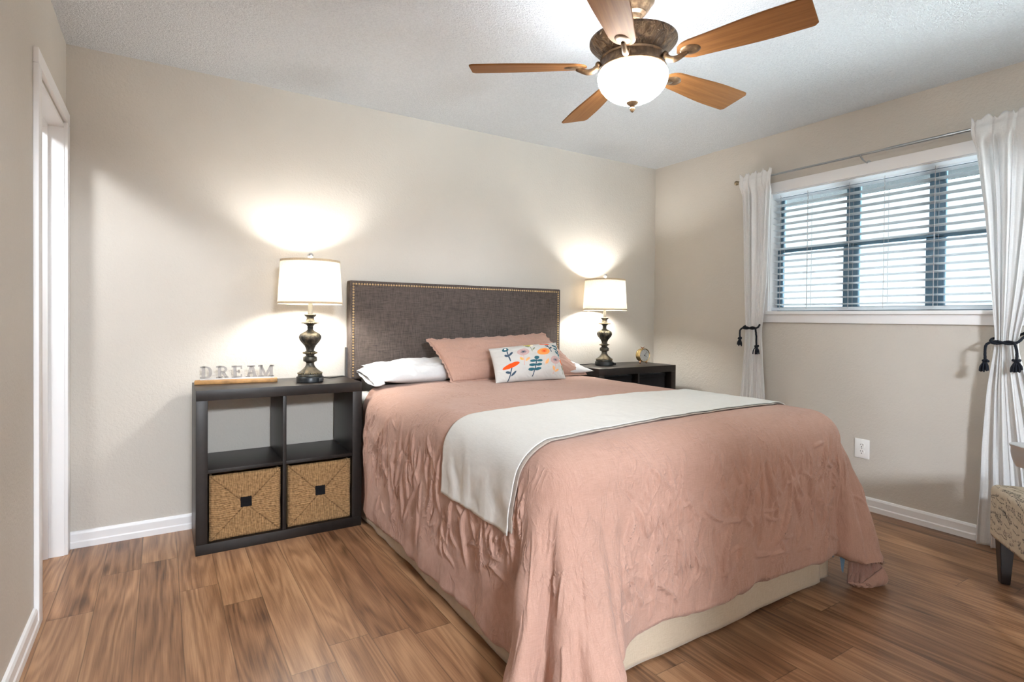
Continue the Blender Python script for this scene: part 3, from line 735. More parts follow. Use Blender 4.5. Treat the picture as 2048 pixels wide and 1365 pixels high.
shelf('dark espresso two-by-two cube shelf left of the bed holding straw bins', SX, SY)
RX, RY = -0.985, -0.420
shelf('dark espresso cube shelf right of the bed in the room corner', RX, RY)

def straw_bin():
    w, h, dpt = 0.322, 0.318, 0.34
    n = 132
    u = np.linspace(-w/2, w/2, n); v = np.linspace(-h/2, h/2, n)
    U, V = np.meshgrid(u, v, indexing='ij')
    horiz = np.abs(U)/w > np.abs(V)/h              # side triangles: strands run sideways
    A = np.where(horiz, V, U); B = np.where(horiz, U, V)
    wob = nza(U*22, V*22, 5)*0.0035
    rows_ = A/0.0100 + wob*190 + nza(U*70, V*70, 12)*0.22
    ridge = np.abs(np.sin(rows_*PI))**0.7
    twist = np.sin(B*520 + rows_*2.4 + nza(U*60, V*60, 1)*3)
    hgt = 0.0036*ridge + 0.0007*twist*ridge + 0.0022*nza(U*95, V*95, 14)
    seam = np.abs(np.abs(U)/w - np.abs(V)/h)
    hgt -= 0.0035*np.exp(-(seam/0.012)**2)
    edge = np.minimum(w/2-np.abs(U), h/2-np.abs(V))
    curve = -0.012*np.clip(1-edge/0.014, 0, 1)**2
    P = np.stack([U + nza(U*15, V*15, 2)*0.002, -hgt-curve*1.0, V + nza(U*15, V*15, 8)*0.002 + h/2], -1)
    tone = 0.32 + 0.42*ridge + 0.34*nza(U*85, V*85, 4) + 0.22*nza(A*160, B*28, 17) + 0.05*twist - 0.45*np.exp(-(seam/0.010)**2)
    tone = np.clip(tone, 0, 1)[..., None]
    C = np.array([0.085, 0.045, 0.018])*(1-tone) + np.array([0.43, 0.265, 0.125])*tone
    hole = (np.abs(U) < 0.026) & (np.abs(V-0.012) < 0.026)
    hc = hole[:-1, :-1] & hole[1:, 1:]
    o = thing('straw_bin', 'x', 'storage bin', (0, 0, 0), group='straw bins in the left cube shelf')
    grid_mesh('woven_front', P, M['straw'], o, colors=C, keep=~hc)
    # plaited rim round the front and woven sides
    mb = MB()
    hb, wb = h-0.004, w/2-0.004
    mb.box((-wb, 0.010, 0.0), (-wb+0.010, dpt, hb), 0.003).box((wb-0.010, 0.010, 0), (wb, dpt, hb), 0.003)
    mb.box((-wb, dpt-0.010, 0), (wb, dpt, hb), 0.003).box((-wb, 0.012, 0.002), (wb, dpt, 0.012), 0.003)
    s_ = mb.build('woven_sides', basic('plain_seagrass', (0.33, 0.205, 0.095), 0.9, vary=0.3, vscale=60, bumps=(180, 0.8, 0.004)), o)
    # dark panel behind the handle hole stands in for the shaded interior
    MB().box((-wb+0.012, 0.013, 0.014), (wb-0.012, 0.018, hb-0.01)).build('inner_shade_panel', M['darkfabric'], o)
    return o
sb = straw_bin()
sb.location = (SX+0.05+0.0075+0.161, SY+0.018, 0.0505)
sb['label'] = 'woven straw bin in the lower left cubby of the shelf'
sb2 = copy_tree(sb); sb2.location = (SX+0.4035+0.0105+0.161, SY+0.018, 0.0505)
sb2['label'] = 'woven straw bin in the lower right cubby, nearest the bed'

def cloth_bin(x, label):
    o = thing('fabric_bin', label, 'storage bin', (x, RY+0.055, 0.402), group='dark bins in the right cube shelf')
    mb = MB().box((-0.155, 0, 0), (0.155, 0.31, 0.315), 0.006)
    mb.build('body', M['darkfabric'], o)
    MB().box((-0.157, -0.002, 0.295), (0.157, 0.312, 0.318), 0.003).build('rim', M['darkfabric'], o)
    return o
cloth_bin(RX+0.05+0.166, 'black fabric bin in the corner shelf, beside the bed edge')
cloth_bin(RX+0.4035+0.170, 'black fabric bin in the corner shelf under the alarm clock')

# ------------------------------------------------------------------ table lamps
def table_lamp():
    o = thing('table_lamp', 'x', 'lamp', (0, 0, 0), group='bronze bedside lamps')
    MB().lathe([(0, 0), (0.068, 0), (0.0705, 0.003), (0.0705, 0.026), (0.068, 0.030), (0, 0.031)], 48).build('foot', M['bronze_dark'], o)
    prof = [(0.0, 0.030), (0.061, 0.030), (0.0635, 0.034), (0.0625, 0.041), (0.060, 0.046), (0.061, 0.050), (0.054, 0.056), (0.043, 0.064), (0.032, 0.075), (0.024, 0.086), (0.0205, 0.096), (0.021, 0.104),
            (0.026, 0.109), (0.034, 0.112), (0.0358, 0.117), (0.0355, 0.131), (0.0345, 0.135), (0.027, 0.138), (0.021, 0.143), (0.0225, 0.149), (0.031, 0.153), (0.0345, 0.158), (0.030, 0.163), (0.021, 0.168), (0.0205, 0.173),
            (0.023, 0.183), (0.029, 0.196), (0.039, 0.209), (0.048, 0.220), (0.0545, 0.231), (0.0572, 0.242), (0.0560, 0.251), (0.0500, 0.260), (0.040, 0.267), (0.030, 0.272), (0.021, 0.278), (0.0145, 0.285), (0.0150, 0.291), (0.0175, 0.293), (0.0150, 0.296), (0.0155, 0.303),
            (0.022, 0.311), (0.036, 0.317), (0.0425, 0.321), (0.036, 0.325), (0.025, 0.331), (0.0205, 0.339), (0.0195, 0.347), (0.021, 0.352), (0.029, 0.359), (0.0315, 0.364), (0.030, 0.368), (0.0, 0.368)]
    def ribs(a, z):
        k = float(sm(0.180, 0.215, z))*(1-float(sm(0.262, 0.280, z)))
        return 1 + 0.055*k*(abs(math.cos(6*a))**0.6 - 0.5)
    MB().lathe(prof, 96, mod=ribs).build('turned_body', M['bronze'], o)
    for (rr, zz, n, s_) in ((0.0425, 0.321, 26, 0.0042), (0.0345, 0.158, 20, 0.0046), (0.0615, 0.047, 34, 0.0042)):
        bd = MB()
        for k in range(n):
            a = 2*PI*k/n; bd.ball((rr*math.cos(a), rr*math.sin(a), zz), s_, 8)
        bd.build('beading', M['bead'], o)
    MB().cyl((0, 0, 0.366), (0, 0, 0.452), 0.0125, seg=24).cyl((0, 0, 0.452), (0, 0, 0.470), 0.015, seg=24).build('socket_tube', M['fingrey'], o)
    # shade: slightly conical drum, open at both ends
    z0, z1, ra, rb = 0.423, 0.660, 0.1675, 0.1530
    sh = MB(); n = 72
    sh.lathe([(ra, z0), (ra+(rb-ra)*0.5, (z0+z1)/2), (rb, z1)], n)
    s_ = sh.build('lamp_shade', M['shade'], o, sharp=80)
    for zz, r in ((z0, ra), (z1, rb)):
        k = 1 if zz == z0 else -1
        MB().lathe([(r+0.0015, zz-0.0005*k), (r+0.0018-0.0003*k, zz+0.0115*k), (r-0.0016, zz+0.0115*k), (r-0.0016, zz-0.0005*k), (r+0.0015, zz-0.0005*k)], n).build('shade_band', M['shadeband'], s_)
    hp = MB()
    for sgn in (1, -1):
        hp.tube([(sgn*0.012, 0, 0.46), (sgn*0.045, 0, 0.50), (sgn*0.05, 0, 0.56), (sgn*0.03, 0, 0.63), (0, 0, 0.655)], 0.0016, 6)
    hp.build('harp', M['chrome'], o)
    sp = MB()
    for k in range(3):
        a = 2*PI*k/3 + 0.4; sp.tube([(0, 0, 0.655), (0.151*math.cos(a), 0.151*math.sin(a), 0.656)], 0.0014, 6)
    sp.build('spider', M['chrome'], s_)
    MB().cyl((0, 0, 0.655), (0, 0, 0.672), 0.004, seg=12).ball((0, 0, 0.687), 0.0165, 20).build('finial', M['chrome'], o)
    MB().ball((0, 0, 0.535), 0.030, 20, sc=(1, 1, 1.15)).cyl((0, 0, 0.47), (0, 0, 0.51), 0.014, 0.02, seg=16, caps=False).build('bulb', M['bulb'], o)
    MB().box((0.030, -0.076, 0.006), (0.052, -0.050, 0.024), 0.002).build('socket_panel', M['plastic_black'], o)
    return o
tl = table_lamp()
tl.location = (-2.928, -0.268, 0.785)
tl['label'] = 'lit table lamp on the left shelf beside the DREAM sign'
tl2 = copy_tree(tl); tl2.location = (-0.733, -0.188, 0.785)
tl2['label'] = 'lit table lamp on the corner shelf beside the alarm clock'
# their cords
def cord_part(par, pts, name='power_cord'):
    MB().tube([Vector(p)-Vector(par.location) for p in pts], 0.0028, 8).build(name, M['plastic_black'], par)
cord_part(tl, [(-2.872, -0.228, 0.795), (-2.845, -0.195, 0.797), (-2.80, -0.165, 0.789), (-2.765, -0.14, 0.788), (-2.70, -0.09, 0.788), (-2.681, -0.075, 0.784), (-2.6795, -0.07, 0.60), (-2.6795, -0.07, 0.30)])
cord_part(tl2, [(-0.80, -0.17, 0.795), (-0.83, -0.15, 0.796), (-0.87, -0.11, 0.789), (-0.90, -0.06, 0.788), (-0.92, -0.022, 0.78), (-0.92, -0.018, 0.5)])

# ------------------------------------------------------------------ DREAM sign
sg = thing('word_sign', 'small DREAM letter sign on a honey wood base on the left shelf', 'sign', (-3.276, -0.163, 0.785), math.radians(-7.0))
MB().box((-0.196, -0.022, 0), (0.196, 0.022, 0.0215), 0.004).build('wooden_base', M['oak'], sg)
MB().box((-0.172, -0.010, 0.0215), (0.180, 0.010, 0.0285), 0.001).build('metal_strip', M['letterbase'], sg)
LH, st_, sf, tk = 0.0640, 0.0155, 0.0085, 0.006
def stroke(mb, x0, z0, x1, z1, w, mx):
    dx_, dz_ = x1-x0, z1-z0; L = math.hypot(dx_, dz_); nx, nz_ = -dz_/L*w/2, dx_/L*w/2
    mb.prism([(x0+nx, z0+nz_), (x0-nx, z0-nz_), (x1-nx, z1-nz_), (x1+nx, z1+nz_)], -tk, tk, 0, mx)
def bar(mb, x0, z0, x1, z1, mx): mb.prism([(x0, z0), (x1, z0), (x1, z1), (x0, z1)], -tk, tk, 0, mx)
def bowl_(mb, cx_, z0, z1, rx, w, mx):
    zc, ro = (z0+z1)/2, (z1-z0)/2; po, pi_ = [], []
    for k in range(17):
        a = -PI/2 + PI*k/16; po.append((cx_+rx*math.cos(a), zc+ro*math.sin(a))); pi_.append((cx_+max(0.002, rx-w)*math.cos(a), zc+(ro-sf)*math.sin(a)))
    for k in range(16): mb.prism([po[k], po[k+1], pi_[k+1], pi_[k]], -tk, tk, 0, mx)
def letter(ch, x):
    mx = Matrix.Translation((x, 0, 0.0285)) @ Matrix.Rotation(PI/2, 4, 'X'); mb = MB(); h = LH
    if ch == 'D':
        bar(mb, 0.008, 0, 0.008+st_, h, mx); bar(mb, 0, 0, 0.030, sf, mx); bar(mb, 0, h-sf, 0.030, h, mx); bowl_(mb, 0.030, 0, h, 0.026, st_, mx)
    if ch == 'R':
        bar(mb, 0.008, 0, 0.008+st_, h, mx); bar(mb, 0, 0, 0.030, sf, mx); bar(mb, 0, h-sf, 0.030, h, mx); bowl_(mb, 0.030, h*0.44, h, 0.022, st_*0.85, mx)
        bar(mb, 0.02, h*0.44, 0.032, h*0.44+sf, mx); stroke(mb, 0.030, h*0.46, 0.048, 0.004, st_*0.85, mx); bar(mb, 0.040, 0, 0.058, sf, mx)
    if ch == 'E':
        bar(mb, 0.008, 0, 0.008+st_, h, mx); bar(mb, 0, 0, 0.050, sf, mx); bar(mb, 0, h-sf, 0.050, h, mx); bar(mb, 0.02, h*0.45, 0.038, h*0.45+sf, mx)
        bar(mb, 0.0425, sf, 0.050, 0.018, mx); bar(mb, 0.0425, h-0.018, 0.050, h-sf, mx); bar(mb, 0.031, h*0.45-0.005, 0.038, h*0.45+sf+0.005, mx)
    if ch == 'A':
        stroke(mb, 0.012, 0.004, 0.026, h-0.004, st_*0.75, mx); stroke(mb, 0.046, 0.004, 0.032, h-0.004, st_, mx); bar(mb, 0.015, h*0.26, 0.042, h*0.26+sf, mx)
        bar(mb, 0, 0, 0.022, sf, mx); bar(mb, 0.034, 0, 0.058, sf, mx); bar(mb, 0.008, h-sf, 0.046, h, mx)
    if ch == 'M':
        bar(mb, 0.008, 0, 0.008+st_*0.85, h, mx); bar(mb, 0.058, 0, 0.058+st_, h, mx); stroke(mb, 0.016, h-0.003, 0.038, 0.006, st_*0.8, mx); stroke(mb, 0.064, h-0.003, 0.040, 0.006, st_*0.7, mx)
        for a0, a1 in ((0, 0.028), (0.052, 0.080)): bar(mb, a0, 0, a1, sf, mx)
        bar(mb, 0, h-sf, 0.024, h, mx); bar(mb, 0.058, h-sf, 0.080, h, mx)
    mb.build('letter', M['letter'], sg)
for ch, x in (('D', -0.172), ('R', -0.098), ('E', -0.026), ('A', 0.040), ('M', 0.100)): letter(ch, x)

# ------------------------------------------------------------------ alarm clock
ck = thing('alarm_clock', 'small round gold alarm clock on the corner shelf', 'clock', (-0.322, -0.185, 0.785), math.radians(-3))
CR = 0.056; CZ = 0.066
def ylathe(prof, mat, name, par, seg=48, cz=CZ):
    s_ = MB().lathe(prof, seg)
    bmesh.ops.transform(s_.bm, matrix=Matrix.Translation((0, 0, cz)) @ Matrix.Rotation(PI/2, 4, 'X'), verts=s_.bm.verts[:])
    return s_.build(name, mat, par)
ylathe([(0, -0.026), (0.046, -0.026), (0.052, -0.022), (0.0525, -0.012), (0.0510, -0.010), (0.0525, -0.008), (0.0530, 0.010), (0.0515, 0.012), (0.0535, 0.014), (CR, 0.019), (CR, 0.025), (0.0525, 0.028), (0.0490, 0.026), (0.0485, 0.022), (0, 0.022)], M['gold'], 'case', ck)
dl = ylathe([(0.0, 0.0225), (0.0488, 0.0225), (0.0488, 0.0235), (0.0, 0.0235)], M['dial'], 'dial', ck)
tm = MB()
for k in range(12):
    a = 2*PI*k/12; r0, r1 = (0.038, 0.044)
    tm.tube([(r0*math.sin(a), -0.0238, CZ+r0*math.cos(a)), (r1*math.sin(a), -0.0238, CZ+r1*math.cos(a))], 0.0011, 5)
tm.build('hour_mark', M['ink'], dl)
for name_, a, L, w in (('minute_hand', math.radians(42), 0.036, 0.0014), ('hour_hand', math.radians(118), 0.024, 0.0022)):
    MB().tube([(-0.006*math.sin(a), -0.0252, CZ-0.006*math.cos(a)), (L*math.sin(a), -0.0252, CZ+L*math.cos(a))], [w, w*0.6], 6).build(name_, M['ink'], dl)
MB().ball((0, -0.025, CZ), 0.0035, 10).build('hand_pin', M['ink'], dl)
for s_ in (1, -1):
    MB().cyl((s_*0.030, -0.008, 0.022), (s_*0.034, -0.010, 0.010), 0.005, seg=12).ball((s_*0.034, -0.010, 0.0085), 0.0085, 16).build('foot', M['copper'], ck)
MB().cyl((0, 0.020, 0.02), (0, 0.026, 0.0055), 0.004, seg=10).ball((0, 0.026, 0.0055), 0.0055, 10).build('rear_foot', M['copper'], ck)
MB().cyl((0, 0, CZ+0.050), (0, 0, CZ+0.060), 0.007, seg=16).tube([(-0.020, 0, CZ+0.068), (-0.010, 0, CZ+0.062), (0, 0, CZ+0.060), (0.010, 0, CZ+0.062), (0.020, 0, CZ+0.066)], 0.0025, 8).build('top_handle', M['copper'], ck)

# ------------------------------------------------------------------ bed
bed = thing('bed', 'queen bed with dark grey nailhead headboard and cream skirt', 'bed', (-1.875, -1.06, 0))
BX0, BX1, BY0, BY1 = -2.640, -1.110, -2.105, -0.095
BEDO = (-1.875, -1.06, 0)
hb = loc_(MB().box((-2.662, -0.092, 0.765), (-1.088, -0.022, 1.360), 0.010, 4), 'headboard', M['headfab'], bed, BEDO)
nl = MB()
sp = 0.0168; ins = 0.021
pts = [(-2.662+ins, 1.360-ins-k*sp) for k in range(34)] + [(-1.088-ins, 1.360-ins-k*sp) for k in range(34)]
nx = int((1.574-2*ins)/sp)
pts += [(-2.662+ins+(k)*(1.574-2*ins)/nx, 1.360-ins) for k in range(1, nx)]
for (x, z) in pts:
    nl.lathe([(0.0066, 0), (0.0058, 0.0022), (0.0035, 0.0036), (0, 0.0042)], 10)
    vs = nl.bm.verts[-(31):]
    bmesh.ops.transform(nl.bm, matrix=Matrix.Translation((x, -0.0918, z)) @ Matrix.Rotation(PI/2, 4, 'X'), verts=vs)
nm = loc_(nl, 'nailhead_trim', M['nail'], None, BEDO); nm.parent = hb; nm['label'] = 'row of brass nailheads'
for x0, x1 in ((-2.672, -2.577), (-1.173, -1.078)):
    loc_(MB().box((x0, -0.050, 0.0), (x1, -0.022, 0.955), 0.002), 'headboard_leg', M['darkwood'], bed, BEDO)
loc_(MB().box((BX0+0.01, BY0+0.01, 0.17), (BX1-0.09, BY1, 0.375), 0.02, 3), 'box_spring', M['mattress'], bed, BEDO)
loc_(MB().box((BX0, BY0, 0.38), (BX1, BY1, 0.695), 0.05, 4), 'mattress', M['mattress'], bed, BEDO)
fl = MB()
for x in (BX0+0.10, BX1-0.14):
    for y in (BY0+0.12, BY1-0.15): fl.box((x, y, 0), (x+0.04, y+0.04, 0.17), 0.004)
fl.box((BX0+0.05, BY0+0.05, 0.13), (BX1-0.11, BY1-0.02, 0.17), 0.004)
loc_(fl, 'steel_frame', M['plastic_black'], bed, BEDO)
# bed skirt: three cloth walls with soft waves and split corners
def skirt(p0, p1, nrm, seed):
    L = math.hypot(p1[0]-p0[0], p1[1]-p0[1]); n = int(L/0.012); nv = 26
    P = np.zeros((n, nv, 3))
    for i in range(n):
        t = i/(n-1); s_ = t*L
        for j in range(nv):
            zz = 0.008 + (0.378-0.008)*j/(nv-1); f = 1-j/(nv-1)
            wv = 0.006*nz(s_*3.1, seed, f*0.5) + 0.0025*math.sin(s_*21+seed*3+nz(s_*4, seed)*3)
            edge = min(1, min(t, 1-t)*L/0.05)
            off_ = 0.003 + f*(0.012 + wv*edge) 
            P[i, j] = (p0[0]+(p1[0]-p0[0])*t+nrm[0]*off_, p0[1]+(p1[1]-p0[1])*t+nrm[1]*off_, zz + 0.006*nz(s_*5, seed+4)*f)
    P -= np.array(BEDO)
    o = grid_mesh('bed_skirt', P, M['skirt'], bed)
    o.modifiers.new('cloth', 'SOLIDIFY').thickness = 0.003
skirt((BX0+0.002, BY1), (BX0+0.002, BY0+0.02), (-1, 0), 1.0)
skirt((BX0+0.01, BY0+0.002), (BX1-0.085, BY0+0.010), (0, -1), 5.3)
skirt((BX1-0.080, BY0+0.06), (BX1-0.080, BY1), (1, 0), 9.1)
skirt((BX1-0.095, BY0+0.030), (BX1-0.005, BY0+0.020), (0.3, -1), 12.1)

# ------------------------------------------------------------------ comforter
CTOP = 0.752; CR_ = 0.13
CX0, CX1, CY0 = -2.690+CR_, -1.062-CR_, -2.168+CR_
Q = CR_*PI/2
HEAD_Y = -0.345
def drape(a, b_, add=0.0):
    """flat cloth coordinates -> place on the bed (before wrinkles)"""
    dxl = np.minimum(a-CX0, 0); dxr = np.maximum(a-CX1, 0); dxx = dxl+dxr
    dyy = np.minimum(b_-CY0, 0)
    d = np.hypot(dxx, dyy); ds = np.maximum(d, 1e-9)
    nx_, ny_ = dxx/ds, dyy/ds
    phi = np.arctan2(-dyy, np.abs(dxx))                # 0 on the long sides, pi/2 on the foot
    corner = (dyy < 0) & (np.abs(dxx) > 0)
    right = dxx > 0
    th = np.minimum(d, Q)/CR_
    e = np.maximum(d-Q, 0)
    h = CR_*np.sin(th); w = CR_*(1-np.cos(th)) + e
    h = h + 0.02*e
    s2 = np.clip(np.sin(2*phi), 0, 1)
    sl = np.where(phi < PI/4, s2, 1.0)                     # the left fold runs on along the foot
    gl_ = sl**0.62*(1-0.58*np.exp(-((phi-math.radians(42))/0.15)**2)-0.16*np.exp(-((phi-math.radians(66))/0.11)**2))
    foot = (dyy < 0) & (dxx == 0)
    gf_ = np.exp(-(np.maximum(a-CX0, 0)/0.105)**2)*(1-0.30*np.exp(-((a-CX0-0.055)/0.022)**2))
    gr_ = s2**0.9*(1-0.25*np.exp(-((phi-math.radians(66))/0.10)**2))
    h = h + np.where(corner & ~right, 0.42*e**1.25*gl_, 0) + np.where(corner & right, 0.30*e**0.85*gr_, 0) + np.where(foot, 0.42*e**1.25*gf_, 0)
    top = CTOP + add
    lim = top - 0.010
    exc = np.maximum(w-lim, 0); w = np.minimum(w, lim + 0.0)
    h = h + 0.35*exc
    x = np.clip(a, CX0, CX1) + nx_*(h+add); y = np.maximum(b_, CY0) + ny_*(h+add)
    z = top - w
    z = z + np.where(exc > 0, 0.012*np.abs(np.sin(exc*60)), 0)
    # tucked a little narrower next to the bedside shelf
    x = x + 0.030*sm(-0.52, -0.40, b_)*np.clip(-dxx/0.12, 0, 1)
    # gentle crown of the filling
    z = z + 0.012*np.where(d < 1e-6, 1, np.exp(-d*12))*np.sin(np.clip((a-CX0)/(CX1-CX0), 0, 1)*PI)
    return np.stack([x, y, z], -1), d, phi, corner, right

STEP = 0.0050
LSIDE, LFOOT, LRIGHT = 0.742, 0.690, 0.700
NA = int((CX1-CX0+LSIDE+LRIGHT)/STEP); NB = int((HEAD_Y-CY0+LFOOT)/STEP)
fa = np.linspace(CX0-LSIDE, CX1+LRIGHT, NA); fb = np.linspace(CY0-LFOOT, HEAD_Y, NB)
FA, FB = np.meshgrid(fa, fb, indexing='ij')
# crease map, drawn stroke by stroke in cloth coordinates
crease = np.zeros((NA, NB)); rng = random.Random(11)
def splat(a, b_, amp, sg_):
    i = (a-fa[0])/STEP; j = (b_-fb[0])/STEP; r = int(3.2*sg_/STEP)+1
    i0, i1, j0, j1 = max(0, int(i)-r), min(NA, int(i)+r+1), max(0, int(j)-r), min(NB, int(j)+r+1)
    if i0 >= i1 or j0 >= j1: return
    ii, jj = np.meshgrid(np.arange(i0, i1), np.arange(j0, j1), indexing='ij')
    g_ = amp*np.exp(-(((ii-i)**2+(jj-j)**2)*STEP*STEP)/(2*sg_*sg_))
    crease[i0:i1, j0:j1] = np.maximum(crease[i0:i1, j0:j1], g_) if amp > 0 else np.minimum(crease[i0:i1, j0:j1], g_)
def crease_line(a, b_, ang, L, amp, sg_, wig):
    n = max(4, int(L/0.0035)); x, y, t = a, b_, ang; sd_ = rng.random()*100
    for k in range(n):
        f = k/(n-1); t = ang + wig*nz(k*0.030, sd_)
        splat(x, y, amp*math.sin(PI*min(1, f*1.15+0.02))**0.6, sg_)
        x += 0.0035*math.cos(t); y += 0.0035*math.sin(t)
SIG = (0.0034, 0.0052)
for k in range(95):      # left side: mostly hanging creases
    crease_line(CX0-rng.uniform(0.14, 0.40), rng.uniform(CY0-0.02, HEAD_Y-0.05), PI+rng.gauss(0, 0.22), rng.uniform(0.08, 0.34), rng.choice((1, 1, 1, -1))*rng.uniform(0.0025, 0.0055), rng.uniform(*SIG), 0.8)
for k in range(48):
    crease_line(CX0-rng.uniform(0.05, 0.60), rng.uniform(CY0, HEAD_Y-0.1), rng.uniform(0, 2*PI), rng.uniform(0.06, 0.14), rng.uniform(0.002, 0.004), rng.uniform(*SIG), 2.0)
for k in range(115):      # foot: hanging creases
    crease_line(rng.uniform(CX0+0.05, CX1+0.06), CY0-rng.uniform(0.13, 0.44), -PI/2+rng.gauss(-0.10, 0.20), rng.uniform(0.09, 0.36), rng.choice((1, 1, 1, -1))*rng.uniform(0.0025, 0.0060), rng.uniform(*SIG), 0.7)
for k in range(60):
    crease_line(rng.uniform(CX0, CX1), CY0-rng.uniform(0.18, 0.60), rng.uniform(0, 2*PI), rng.uniform(0.06, 0.16), rng.uniform(0.002, 0.004), rng.uniform(*SIG), 2.0)
for k in range(14):      # left corner fold
    crease_line(CX0-rng.uniform(0.1, 0.4), CY0-rng.uniform(0.1, 0.4), -PI*0.75+rng.gauss(0, 0.3), rng.uniform(0.10, 0.40), rng.choice((1, -1))*rng.uniform(0.003, 0.006), rng.uniform(0.004, 0.007), 0.6)
for k in range(16):
    crease_line(CX1+rng.uniform(0.08, 0.4), CY0-rng.uniform(0.08, 0.4), -PI*0.25+rng.gauss(0, 0.35), rng.uniform(0.10, 0.3), rng.choice((1, 1, -1))*rng.uniform(0.003, 0.006), rng.uniform(0.004, 0.006), 0.7)
dist0 = np.hypot(np.minimum(FA-CX0, 0)+np.maximum(FA-CX1, 0), np.minimum(FB-CY0, 0))
hang = sm(0.06, 0.30, dist0)
puff = (0.010*nza_lo(FA, FB, 4.2, 4.2, 1)+0.006*nza_lo(FA, FB, 11, 11, 7))*(0.25+0.75*hang)
# hanging folds: waves along the edge that grow towards the hem
alongside = np.where(FB > CY0, FB, FA)
waves = (0.020*nza_lo(alongside, dist0, 5.5, 0.8, 21)+0.010*nza_lo(alongside, dist0, 13, 1.2, 33))*sm(0.15, 0.75, dist0)
hemd0 = np.minimum.reduce([FA-fa[0], fa[-1]-FA, FB-fb[0]])
gathers = 0.0035*nza_lo(alongside, dist0, 38, 5, 71, 420)*np.clip(1-hemd0/0.11, 0, 1)
incorner = (np.minimum(FB-CY0, 0) < 0) & ((FA < CX0+0.12) | (FA > CX1))
disp = np.clip(crease, -0.002, 1)*np.where(incorner, 1.2, np.where(FB < CY0, 4.6, 3.2))*(0.12+0.88*hang) + puff + waves + gathers
hemv = 0.030*nza_lo(FA, FB, 4.0, 4.0, 55) + 0.014*nza_lo(FA, FB, 12, 12, 56)
scale_ = 1 + hemv*sm(0.25, 0.7, dist0)
FA2 = np.where(FA < CX0, CX0+(FA-CX0)*scale_, np.where(FA > CX1, CX1+(FA-CX1)*scale_, FA))
FB2 = np.where(FB < CY0, CY0+(FB-CY0)*scale_, FB)
# the right foot corner is turned under: stop its cloth above the floor
DLIM = 0.70
rc = (FA2 > CX1) & (FB2 < CY0)
dd = np.hypot(np.maximum(FA2-CX1, 0), np.minimum(FB2-CY0, 0))
over = rc & (dd > DLIM)
kf = np.where(over, DLIM/np.maximum(dd, 1e-6), 1)
FA3 = np.where(rc, CX1+(FA2-CX1)*kf, FA2); FB3 = np.where(rc, CY0+(FB2-CY0)*kf, FB2)
P0, dflat, phi_, cor_, rgt_ = drape(FA3, FB3)
def blur(Mx, n):
    k = np.ones(n)/n
    for ax in (0, 1): Mx = np.apply_along_axis(lambda q: np.convolve(np.pad(q, n//2, mode='edge'), k, 'valid')[:len(q)], ax, Mx)
    return Mx
def normals(P):
    du = np.gradient(P, axis=0); dv = np.gradient(P, axis=1)
    n = np.cross(du, dv); l = np.linalg.norm(n, axis=-1, keepdims=True); return n/np.maximum(l, 1e-9)
N0 = normals(np.stack([blur(P0[..., k], 11) for k in range(3)], -1))
hemd = np.minimum.reduce([FA-fa[0], fa[-1]-FA, FB-fb[0]])
roll = np.clip(1-hemd/0.030, 0, 1)**2
P1 = P0 + N0*(disp - 0.022*roll)[..., None]
P1[..., 2] = np.maximum(P1[..., 2], 0.004)
allover = over[:-1, :-1] & over[1:, :-1] & over[1:, 1:] & over[:-1, 1:]
cf = thing('comforter', 'dusty pink crinkled comforter draped over the bed', 'comforter', (-1.875, -1.3, 0.75), 0)
CO = np.array((-1.875, -1.3, 0.75))
top = grid_mesh('cover', P1-CO, M['pink_linen'], cf, keep=~allover)
sd = top.modifiers.new('thickness', 'SOLIDIFY'); sd.thickness = 0.012; sd.offset = -1
# turned-under corner with its darker inner face and the tie ribbons
def strip(A, B, n, mfun):
    rows_ = []
    A = np.array(A); B = np.array(B)
    ta = np.linspace(0, 1, len(A)); tb = np.linspace(0, 1, len(B)); tt = np.linspace(0, 1, 40)
    Ai = np.stack([np.interp(tt, ta, A[:, k]) for k in range(3)], -1); Bi = np.stack([np.interp(tt, tb, B[:, k]) for k in range(3)], -1)
    out_ = np.zeros((40, n, 3))
    for j in range(n):
        f = j/(n-1); out_[:, j] = Ai*(1-f)+Bi*f
        for i in range(40): out_[i, j] += np.array(mfun(tt[i], f))
    return out_
S1 = strip([(-1.085, -2.175, 0.17), (-1.035, -2.215, 0.165), (-0.995, -2.225, 0.15)],
           [(-1.112, -2.180, 0.012), (-1.075, -2.215, 0.012), (-0.990, -2.262, 0.085)], 16,
           lambda t, f: (0.004*math.sin(t*34)*f, -0.006*math.sin(t*30)*math.sin(f*PI), 0))
o = grid_mesh('turned_under_face', S1-CO, M['lining'], cf); o.modifiers.new('t', 'SOLIDIFY').thickness = 0.006
S2 = strip([(-1.112, -2.182, 0.012), (-1.075, -2.217, 0.014), (-0.990, -2.264, 0.085)],
           [(-1.10, -2.186, 0.004), (-1.045, -2.235, 0.004), (-0.968, -2.262, 0.006)], 14,
           lambda t, f: (0.006*math.sin(f*PI), -0.012*math.sin(f*PI), 0.006*math.sin(f*PI)*math.sin(t*30)))
o = grid_mesh('turned_under_tip', S2-CO, M['pink'], cf); o.modifiers.new('t', 'SOLIDIFY').thickness = 0.008
for (x, y, z0, z1, w, tw_) in ((-1.155, -2.135, 0.215, 0.118, 0.030, 0.6), (-1.100, -2.150, 0.215, 0.045, 0.040, -0.3)):
    RB = strip([(x-w/2, y, z0), (x, y-0.004, z0), (x+w/2, y, z0)], [(x-w/2*0.5, y-0.004, z1+0.012), (x, y-0.012, z1), (x+w/2*0.6, y, z1+0.02)], 12,
               lambda t, f: (0.004*math.sin(f*5+tw_), 0.006*math.sin(t*6+f*4), 0))
    o = grid_mesh('tie_ribbon', RB-CO, M['blue'], cf); o.modifiers.new('t', 'SOLIDIFY').thickness = 0.0015

